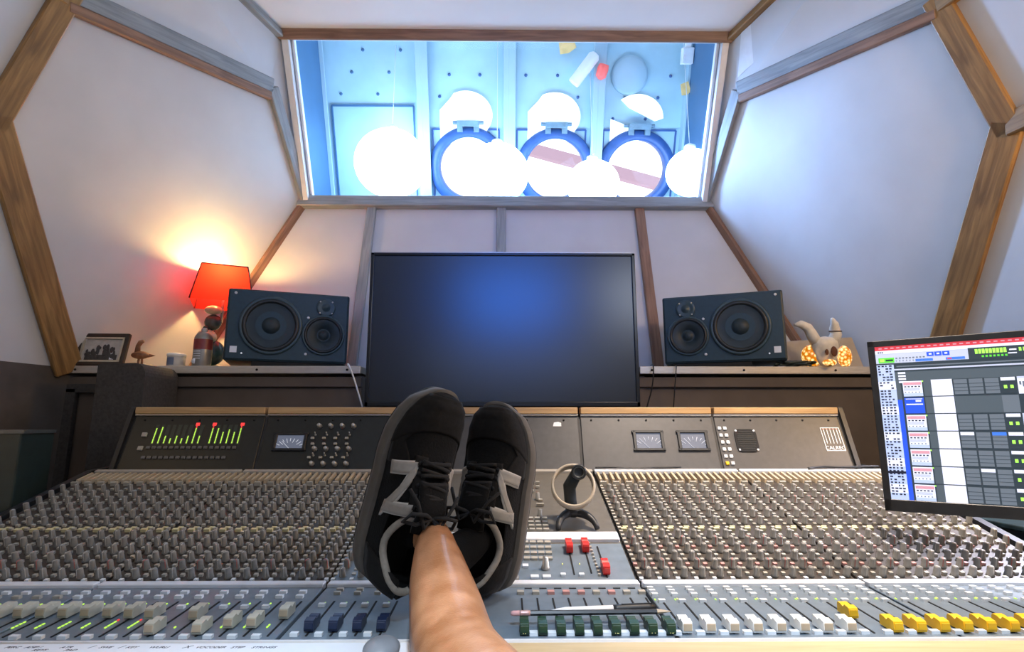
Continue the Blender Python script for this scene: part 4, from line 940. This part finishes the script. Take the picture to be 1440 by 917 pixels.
for k in range(24): R(6+9*k, .018, 11+9*k, .010, 'pink', 3)
R(4, .112, 28, .078, 'green', 3); R(6, .105, 13, .085, 'lime', 4); R(15, .10, 26, .09, 'ink', 4)
for k in range(3): R(76+11*k, .082, 86+11*k, .055, 'blue', 3); R(79+11*k, .073, 83+11*k, .063, 'white', 4)
R(59, .112, 84, .096, 'sky', 3); R(102, .112, 128, .096, 'sky', 3); R(104, .108, 110, .1, 'red', 4)
for k in range(9): R(30+5*k, .088, 33+5*k, .080, 'cell', 3); R(30+5*k, .105, 32+5*k, .099, 'cell', 3)
R(133, .118, 260, .046, 'dark', 3)
for k in range(9): R(142+4.6*k, .085, 145.6+4.6*k, .056, 'lime', 4)
for k in range(7): R(150+5*k, .108, 153+5*k, .096, 'green', 4); R(198+5*k, .082, 201+5*k, .06, 'lime', 4)
R(186, .075, 195, .066, 'white', 4); R(184, .095, 195, .088, 'white', 4)
R(0, .175, 999, .118, 'dark', 1); R(26, .165, 999, .155, 'pale', 2); R(30, .143, 999, .135, 'cell', 2)
R(0, 1, 26, .125, 'list', 2)
random.seed(3)
for k in range(46):
    f = .138+k*.0185
    if k % 9 > 5: R(0, f+.005, 26, f-.012, 'white', 3)
    for j in range(4):
        if random.random() < .85: R(2+5.6*j, f, 4+5.6*j+2.6*random.random(), f-.009, 'ink', 4)
R(0, .835, 26, .82, 'ink', 4); R(26, 1, 33, .36, 'blue', 2)
for k in range(4): R(31, .19+.02*k, 42, .178+.02*k, 'white', 3)
tops = [.235, .345, .455, .565, .675, .785, .895]
for i, f in enumerate(tops):
    g_ = f+.104
    R(33, g_+.006, 999, f, 'dark', 1)
    R(36, g_, 64, f+.004, 'blue' if i == 1 else 'white', 3)
    if i != 1:
        R(37, f+.03, 63, f+.012, 'pink', 4); R(37, f+.066, 60, f+.05, 'pale', 4); R(36, g_, 64, g_-.02, 'list', 4)
        for j in range(5): R(38+5*j, f+.044, 41+5*j, f+.037, 'ink', 5); R(38+5*j, f+.08, 40+5*j, f+.074, 'cell', 5)
        R(64, f+.012, 66, f+.004, 'lime', 4)
    else: R(38, f+.05, 62, f+.042, 'white', 4); R(52, f+.03, 60, f+.018, 'white', 4); R(38, f+.014, 62, f+.008, 'pale', 4)
    R(77, g_, 106, f, 'white', 3); R(66, g_, 77, f, 'grey', 2)
    if i == 1: R(107, g_, 189, f, 'grey', 2); R(168, g_, 189, f, 'cell', 3); continue
    for j in range(4):
        x0 = 108+20.5*j
        R(x0, g_-.006, x0+18, f+.004, 'cell', 3)
        for q in range(3): R(x0, f+.034+.022*q, x0+18, f+.031+.022*q, 'dark', 4)
        if (i*3+j*2) % 4 == 1 or j == 3: R(x0, f+.022, x0+18, f+.002, 'sky' if j == 2 else 'white', 4)
        if j == 3:
            R(x0, g_-.006, x0+18, f+.022, 'dark', 4)
            for q in range(2): R(x0+3+8*q, f+.07, x0+7+8*q, f+.05, 'lime', 5)
    R(190, g_, 999, f, ('white', 'lilac', 'pale', 'lilac')[i % 4], 2); R(190, f+.01, 999, f, 'pale', 3)
    for q in range(16): R(192+4*q, f+.05+.012*((q*5+i) % 4), 194.5+4*q, f+.03, 'cell', 3)
sb.build('screen', [SM[k] for k in SK], mon)
mc = MT @ Vector((Wm*.80, 0, -.045))
st = MB().box((mc.x, mc.y+.03, (MO.z+.1)/2), (.06, .04, MO.z+.1)); st.build('stand', M['black'], mon, .006)
MB().box((mc.x+.02, mc.y+.02, .012), (.22, .24, .024)).build('stand_foot', M['black'], mon, .006)
# dark racks either side
rk = thing('equipment_rack', 'dark equipment rack standing beside the console under the monitor', 'rack', W(1.30, 1.12, -ZC))
zt = -.205
MB().box((1.27, 1.22, (zt-ZC)/2+ZC), (.46, .34, zt+ZC)).build('cabinet', M['rack'], rk, .006)
MB().box((1.27, 1.22, zt+ZC+.003), (.47, .35, .012)).build('top_panel', mat('rack_top', (.015, .03, .034), .3, var=.5, scale=12, stretch=(1, 6, 1)), rk, .003)
for k in range(4): MB().box((1.27, 1.043, zt+ZC-.09-.12*k), (.42, .012, .10)).build('rack_unit', M['rackedge'], rk, .002)
c = P(32, 606, 1.30)
rk = thing('side_cabinet', 'dark green cabinet with a light top edge at the near end of the console', 'cabinet', Vector((c.x-.2, c.y, 0)))
zt = c.z
pr = [(c.x, c.y+.0), (c.x-.10, c.y-.16), (c.x-.46, c.y-.10), (c.x-.46, c.y+.16), (c.x-.05, c.y+.16)]
MB().prism(pr, 0, zt-.006).build('carcass', mat('cabinet_green', (.014, .026, .024), .45, var=.2), rk, .004)
MB().prism([(x_+(.004 if i in (0, 1, 4) else 0), y_-(.004 if i in (1, 2) else 0)) for i, (x_, y_) in enumerate(pr)], zt-.006, zt+.002).build('top_board', M['rackedge'], rk, .002)
# ================================================================== PERSON
per = thing('person', 'person lying back with one bare shin and black sneakers crossed on the console', 'person', W(0, 0, -.55))
def lerp(t, tb):
    for (a, x), (b, y) in zip(tb, tb[1:]):
        if t <= b:
            s = (t-a)/(b-a); s = s*s*(3-2*s)*.5+s*.5; return x+(y-x)*s
    return tb[-1][1]
SW = [(0, .004), (.015, .017), (.05, .029), (.1, .036), (.2, .041), (.35, .042), (.5, .044), (.65, .049), (.75, .0495), (.85, .045), (.92, .037), (.97, .0255), (.99, .016), (1, .006)]
SH = [(0, .058), (.06, .074), (.15, .076), (.26, .066), (.36, .072), (.44, .086), (.52, .080), (.62, .066), (.74, .055), (.84, .049), (.92, .041), (.97, .027), (1, .004)]
def sm(a, b, x): t = max(0, min(1, (x-a)/(b-a))); return t*t*(3-2*t)
SL = .295
def spring(t): return .022*max(0, (t-.66)/.34)**2
def ssurf(t, a, off=0.0, raw=False, bend=.006):
    th = math.pi*(1-a); c, s = math.cos(th), math.sin(th); w, h = lerp(t, SW), lerp(t, SH)
    x = w*(abs(c)**.82)*(1 if c > 0 else -1); z = h*(max(0, s)**.62)
    if not raw:
        o = sm(.04, .09, t)*(1-sm(.37, .43, t)); k = sm(.88, .66, abs(c))*o; z = z*(1-k)+.012*k
    cx = bend*math.sin(math.pi*t)
    p = Vector((x+cx, t*SL, z+spring(t)))
    if off:
        e = .004; dt = ssurf(min(1, t+e), a, 0, raw, bend)-ssurf(max(0, t-e), a, 0, raw, bend); da = ssurf(t, min(1, a+e), 0, raw, bend)-ssurf(t, max(0, a-e), 0, raw, bend)
        n = da.cross(dt); n.normalize()
        if n.z < 0 and .2 < a < .8: n = -n
        if a <= .2 and n.x > 0: n = -n
        if a >= .8 and n.x < 0: n = -n
        p = p+n*off
    return p
def patch(b, poly_fn, nu, nv, off, T, mi=0, bend=.006, thick=True):
    """poly_fn(u,v)->(t,a): a panel laid on the upper"""
    vs = []
    for j in range(nv+1):
        for i in range(nu+1):
            t, a = poly_fn(i/nu, j/nv); vs.append(ssurf(t, a, off, True, bend))
    inner = []
    for j in range(nv+1):
        for i in range(nu+1):
            t, a = poly_fn(i/nu, j/nv); inner.append(ssurf(t, a, -.002, True, bend))
    n = nu+1; N_ = len(vs)
    fs = [(j*n+i, j*n+i+1, (j+1)*n+i+1, (j+1)*n+i) for j in range(nv) for i in range(nu)]
    rim = [i for i in range(n)]+[j*n+nu for j in range(1, nv+1)]+[nv*n+i for i in range(nu-1, -1, -1)]+[j*n for j in range(nv-1, 0, -1)]
    fs += [(rim[k], rim[(k+1) % len(rim)], N_+rim[(k+1) % len(rim)], N_+rim[k]) for k in range(len(rim))]
    b.add(vs+inner, fs, mi, True, T)
def para(p0, p1, p2, p3):
    return lambda u, v: tuple((p0[k]*(1-u)+p1[k]*u)*(1-v)+(p3[k]*(1-u)+p2[k]*u)*v for k in (0, 1))
def make_shoe(T, bend, nside, lab):
    b = MB(); nt_, na = 56, 44; vs = []
    for i in range(nt_+1):
        t = i/nt_; t = .5-.5*math.cos(math.pi*t)*(.75)-.5*(1-2*t)*.25
        for j in range(na+1): vs.append(ssurf(t, j/na, 0, False, bend))
    n = na+1
    b.add(vs, [(i*n+j, i*n+j+1, (i+1)*n+j+1, (i+1)*n+j) for i in range(nt_) for j in range(na)], 0, True, T)
    b.add([ssurf(t, a, 0, True, bend) for t in [i/30 for i in range(31)] for a in (0, 1)], [(2*i, 2*i+1, 2*i+3, 2*i+2) for i in range(30)], 0, False, T)
    shoe = b.build('shoe', M['meshf'], per); shoe['label'] = lab
    # sole: midsole and outsole bands
    def sole(z0, z1, flare, m, name):
        s = MB(); vs = []; ts = [-.02+1.035*(.5-.5*math.cos(math.pi*i/44)) for i in range(45)]
        for t in ts:
            tt = max(.0, min(1, t)); w = max(.003, lerp(tt, SW)+flare); 
            e = min(1, math.sqrt(max(0, 1-((.04-t)/.0605)**2)) if t < .04 else 1, math.sqrt(max(0, 1-((t-.93)/.0855)**2)) if t > .93 else 1); w = max(w, .030) if t > .93 else w; w *= max(.1, e); cx = bend*math.sin(math.pi*tt); sp = spring(tt)
            for (k, z) in ((-1, z1), (-1.05, (z0+z1)/2), (-1, z0), (1, z0), (1.05, (z0+z1)/2), (1, z1)): vs.append((cx+w*k, t*SL, z+sp))
        fs = [(i*6+k, i*6+(k+1) % 6, (i+1)*6+(k+1) % 6, (i+1)*6+k) for i in range(44) for k in range(6)]+[tuple(range(6)), tuple(range(44*6, 45*6))]
        s.add(vs, fs, 0, True, T); return s.build(name, m, shoe, .0015, 1)
    sole(-.020, .006, .007, M['sole_m'], 'midsole'); sole(-.028, -.019, .004, M['sole_o'], 'outsole')
    heelb = MB(); patch(heelb, lambda u, v: (.0+.20*u*(1-.5*v), .02+.42*v), 10, 10, .003, T, 0, bend); patch(heelb, lambda u, v: (.0+.20*u*(1-.5*v), .98-.42*v), 10, 10, .003, T, 0, bend)
    heelb.build('heel_panel', M['suede'], shoe)
    tc_ = MB(); patch(tc_, lambda u, v: (.80+.05*math.cos(math.pi*(v-.5)*1.0)*0+.17*u+(.05*(abs(v-.5)*2)**2)*(u-1)*2.4, .0+1.0*v), 14, 26, .0022, T, 0, bend); tc_.build('toe_cap', M['suede'], shoe)
    for s_ in (0, 1):
        f = (lambda a: a) if s_ == 0 else (lambda a: 1-a); mg = MB()
        patch(mg, lambda u, v: (.60+.24*u, f(.02+.26*v*(.55+.45*abs(math.cos(u*math.pi*1.0))))), 14, 8, .0020, T, 0, bend)
        mg.build('mudguard', M['suede'], shoe)
    ey = MB()
    for s_ in (0, 1):
        f = (lambda a: a) if s_ == 0 else (lambda a: 1-a)
        patch(ey, lambda u, v: (.405+.265*u, f(.30+.115*v+.02*u)), 14, 5, .0035, T, 0, bend)
    ey.build('eyestay', M['suede'], shoe)
    tg = MB(); vs = []
    for i in range(9):
        u = i/8; t = .335+.22*u
        for j in range(7): 
            a = .38+.24*j/6; p = ssurf(t, a, .002, True, bend); p.z += .016*(1-u)**1.5; vs.append(p)
    tg.add(vs, [(i*7+j, i*7+j+1, (i+1)*7+j+1, (i+1)*7+j) for i in range(8) for j in range(6)], 0, True, T)
    o = tg.build('tongue', M['meshf'], shoe); so = o.modifiers.new('solid', 'SOLIDIFY'); so.thickness = .007
    # laces
    for k in range(5):
        t = .445+.048*k; b = MB(); pts = []
        for q in range(9):
            v = q/8; p = ssurf(t+.022*(v-.5)*(1 if k % 2 else -1), .385+.23*v, .0065+.0025*math.sin(math.pi*v), True, bend); pts.append(T @ p)
        b.tube(pts, .0030, 7); pts = []
        for q in range(9):
            v = q/8; p = ssurf(t+.022*(v-.5)*(-1 if k % 2 else 1)+.01, .385+.23*v, .0055+.0035*math.sin(math.pi*v), True, bend); pts.append(T @ p)
        b.tube(pts, .0030, 7); b.build('lace', M['lace'], shoe)
        for a in (.365, .635): MB().lathe([(.0022, 0), (.0036, .0008), (.0036, .0014)], 10, 0, T @ dirframe(ssurf(t, a, .004, True, bend), Vector((0, 0, 1)))).build('eyelet', M['gap'], shoe)
    top = ssurf(.435, .5, .012, True, bend)
    for s_ in (-1, 1):
        lp = [top, top+Vector((s_*.016, .006, .012)), top+Vector((s_*.036, .004, .008)), top+Vector((s_*.040, -.010, -.002)), top+Vector((s_*.022, -.010, .004)), top+Vector((0, 0, .003))]
        MB().tube([T @ p for p in lp], .0028, 7).build('lace_bow', M['lace'], shoe)
        lp = [top, top+Vector((s_*.012, -.012, .010)), top+Vector((s_*.028, .018, .002)), top+Vector((s_*.040, .032, -.010))]
        MB().tube([T @ p for p in lp], .0026, 7).build('lace_end', M['lace'], shoe)
    # collar lining ring
    pts = []
    for k in range(44):
        q = 2*math.pi*k/44; t = .228+.178*math.cos(q); s_ = .80*math.sin(q); a = 1-math.acos(max(-1, min(1, s_)))/math.pi
        pts.append(T @ ssurf(t, a, .0, True, bend))
    MB().tube(pts, .0052, 9, 0, True).build('collar', M['lining'], shoe)
    # inside
    inn = MB(); inn.add([ssurf(t, a, 0, False, bend)+Vector((0, 0, .0015)) for t in [.08+.3*i/10 for i in range(11)] for a in [.28+.44*j/8 for j in range(9)]], [(i*9+j, i*9+j+1, (i+1)*9+j+1, (i+1)*9+j) for i in range(10) for j in range(8)], 0, True, T)
    inn.build('insole', M['inside'], shoe)
    # big letter on each side: three bars with a pale edge
    for f in ((lambda a: a), (lambda a: 1-a)):
        lg = MB(); le = MB(); lo, hi = .085, .35
        # letter stands upright when the shoe stands: height along a, width along t; read from heel (left) to toe on this side
        tA, tB, sl, bw = .375, .56, .028, .052
        bars = [((tA, lo), (tA+bw, lo), (tA+bw+sl, hi), (tA+sl, hi)), ((tB, lo), (tB+bw, lo), (tB+bw+sl, hi), (tB+sl, hi)), ((tA, lo), (tA+bw, lo), (tB+bw+sl, hi), (tB+sl, hi))]
        for k, q in enumerate(bars):
            qq = [(t, f(a)) for t, a in q]
            patch(lg, para(*qq), 4, 10, .0042, T, 0, bend)
            c_ = (sum(t for t, a in q)/4, sum(a for t, a in q)/4)
            q2 = [(c_[0]+(t-c_[0])*1.22, f(c_[1]+(a-c_[1])*1.06)) for t, a in q]
            patch(le, para(*q2), 4, 10, .0034, T, 0, bend)
        lgo = le.build('side_letter', M['logo_e'], shoe); lg.build('letter_fill', M['logo'], lgo) if False else lg.build('side_letter', M['logo'], shoe)
    return shoe
def shoe_frame(heel, toe_dir, up_hint):
    Tt = Vector(toe_dir).normalized(); U = Vector(up_hint); U = (U-Tt*U.dot(Tt)).normalized(); R = Tt.cross(U)
    return frame(heel, R, Tt, U)
SA = shoe_frame(P(532, 818, .845), P(617, 552, .89)-P(532, 818, .845), Vector((.62, -.78, .05)))
SB_ = shoe_frame(P(683, 833, .90), P(704, 596, .965)-P(683, 833, .90), Vector((-.38, -.9, .05)))
make_shoe(SA, -.006, 0, 'shoe with the whole side letter in view'); make_shoe(SB_, .006, 1, 'lower shoe crossed underneath')
# body: both legs grown from one pelvis
def skin_body(name, verts, edges, radii, m, root, parent, sub=2):
    me = bpy.data.meshes.new(name); me.from_pydata([tuple(v) for v in verts], edges, []); me.materials.append(m)
    o = link(name, me, parent); sk = o.modifiers.new('skin', 'SKIN'); sk.use_smooth_shade = True
    for i, r in enumerate(radii): me.skin_vertices[0].data[i].radius = (r, r) if not isinstance(r, tuple) else r; me.skin_vertices[0].data[i].use_root = (i == root)
    s = o.modifiers.new('sub', 'SUBSURF'); s.levels = s.render_levels = sub; return o
pel = W(0, -.16, -.47)
RL = [(W(.10, -.10, -.46), .070), (W(.09, .12, -.36), .064), (W(.05, .34, -.245), .050), (W(.012, .43, -.215), .047), (P(640, 930, .545), .0465), (P(631, 872, .63), .0465), (P(618, 812, .715), .0405), (P(613, 770, .775), .031), (P(608, 745, .825), .028),
      (SA @ Vector((.002, .085, .045)), .024), (SA @ Vector((0, .16, .030)), .020), (SA @ Vector((0, .235, .020)), .016)]
LLg = [(W(-.10, -.10, -.48), .070), (W(-.10, .12, -.42), .060), (W(-.09, .34, -.34), .046), (W(-.06, .46, -.30), .040), (W(-.045, .58, -.25), .038), (W(-.066, .70, -.208), .030), (W(-.084, .785, -.178), .025),
      (SB_ @ Vector((0, .085, .046)), .023), (SB_ @ Vector((0, .16, .028)), .020), (SB_ @ Vector((0, .235, .020)), .016)]
vs = [pel]+[p for p, r in RL]+[p for p, r in LLg]; rr = [.11]+[r for p, r in RL]+[r for p, r in LLg]
ed = [(0, 1)]+[(i, i+1) for i in range(1, len(RL))]+[(0, 1+len(RL))]+[(i, i+1) for i in range(1+len(RL), len(RL)+len(LLg))]
skin_body('body', vs, ed, rr, M['skin'], 0, per)
M['sock'] = mat('black_sock', (.003, .003, .003), .95, bump=.3, scale=300, spec=.1)
for pts_ in ([RL[8][0]*.35+RL[9][0]*.65, RL[9][0], RL[10][0], RL[11][0]], [LLg[5][0]*.45+LLg[6][0]*.55, LLg[6][0], LLg[7][0], LLg[8][0], LLg[9][0]]):
    n = len(pts_); skin_body('sock', pts_, [(i, i+1) for i in range(n-1)], ([.030, .030, .027, .022, .018])[5-n if n < 5 else 0:], M['sock'], 0, per)
# ================================================================== LIGHT
def lamp_pt(loc, col, e, r=.05):
    l = bpy.data.lights.new('light', 'POINT'); l.color = col; l.energy = e; l.shadow_soft_size = r
    o = bpy.data.objects.new('point_light', l); C.objects.link(o); o.location = loc; return o
def lamp_area(loc, tgt, col, e, sx, sy):
    l = bpy.data.lights.new('light', 'AREA'); l.shape = 'RECTANGLE'; l.size = sx; l.size_y = sy; l.color = col; l.energy = e
    o = bpy.data.objects.new('area_light', l); C.objects.link(o); o.location = loc
    o.rotation_euler = (Vector(tgt)-Vector(loc)).to_track_quat('-Z', 'Y').to_euler(); return o
lamp_pt((lampx, lampy, zt_-.012), (1, .63, .22), 8.5, .02)
def lamp_spot(loc, tgt, col, e, deg, blend, r=.06):
    l = bpy.data.lights.new('light', 'SPOT'); l.energy = e; l.color = col; l.spot_size = RAD(deg); l.spot_blend = blend; l.shadow_soft_size = r
    o = bpy.data.objects.new('spot_light', l); C.objects.link(o); o.location = loc
    o.rotation_euler = (Vector(tgt)-Vector(loc)).to_track_quat('-Z', 'Y').to_euler(); return o
lamp_pt(W(1.62, .75, .80), (1, .58, .18), 30, .10)              # warm wall light beside the console
lamp_pt(W(-1.72, .45, .80), (1, .66, .30), 3.5, .10)
lamp_spot(W(.64, .80, 1.5), W(.60, 1.32, -.2), (1, .83, .68), 260, 50, .9, .08)   # warm spot added to brighten the knobs at the far right
o = lamp_area(W(.06, -1.45, 1.20), W(.05, 2, .95), (.03, .20, 1.0), 2.0, .9, .5); o.data.spread = RAD(38)   # unseen blue light added for the reflection in the television
lamp_area(W(1.0, -.15, .95), W(.3, .75, -.25), (.72, .82, 1), 7, .5, .4)      # cool fill added for the shin and the right of the console
lamp_area(W(.1, -.6, .45), W(.1, -.3, 2.0), (.68, .83, 1), 15.5, 1.4, .8)        # unseen fill added facing up, brightens ceiling and walls
lamp_spot(W(.12, -.62, 1.6), W(.12, -.621, 0), (.68, .83, 1), 280, 82, .2)       # cool downlight over the seat
lamp_spot(W(.06, .18, 1.6), W(-.02, .44, -.2), (.80, .90, 1), 130, 19, .6, .03)  # narrow cool spot added to brighten the lower shin
lamp_spot(W(1.45, 1.36, .38), W(.86, 1.14, -.2), (.84, .84, 1), 70, 75, .8)      # lilac fill added to lift the end knobs
for s_ in (-1, 1): lamp_spot(W(s_*.45, 2.72, 1.42), W(s_*1.25, 2.05, 1.0), (.30, .52, 1), 190, 80, 1.0, .05)   # blue spots added for the window glow along the side walls
w = bpy.data.worlds.new('world'); bpy.context.scene.world = w; w.use_nodes = True
bg = w.node_tree.nodes['Background']; bg.inputs[0].default_value = (.92, .96, 1, 1); bg.inputs[1].default_value = 2.2
vs_ = bpy.context.scene.view_settings; vs_.view_transform = 'Standard'; vs_.look = 'None'; vs_.exposure = 0.0
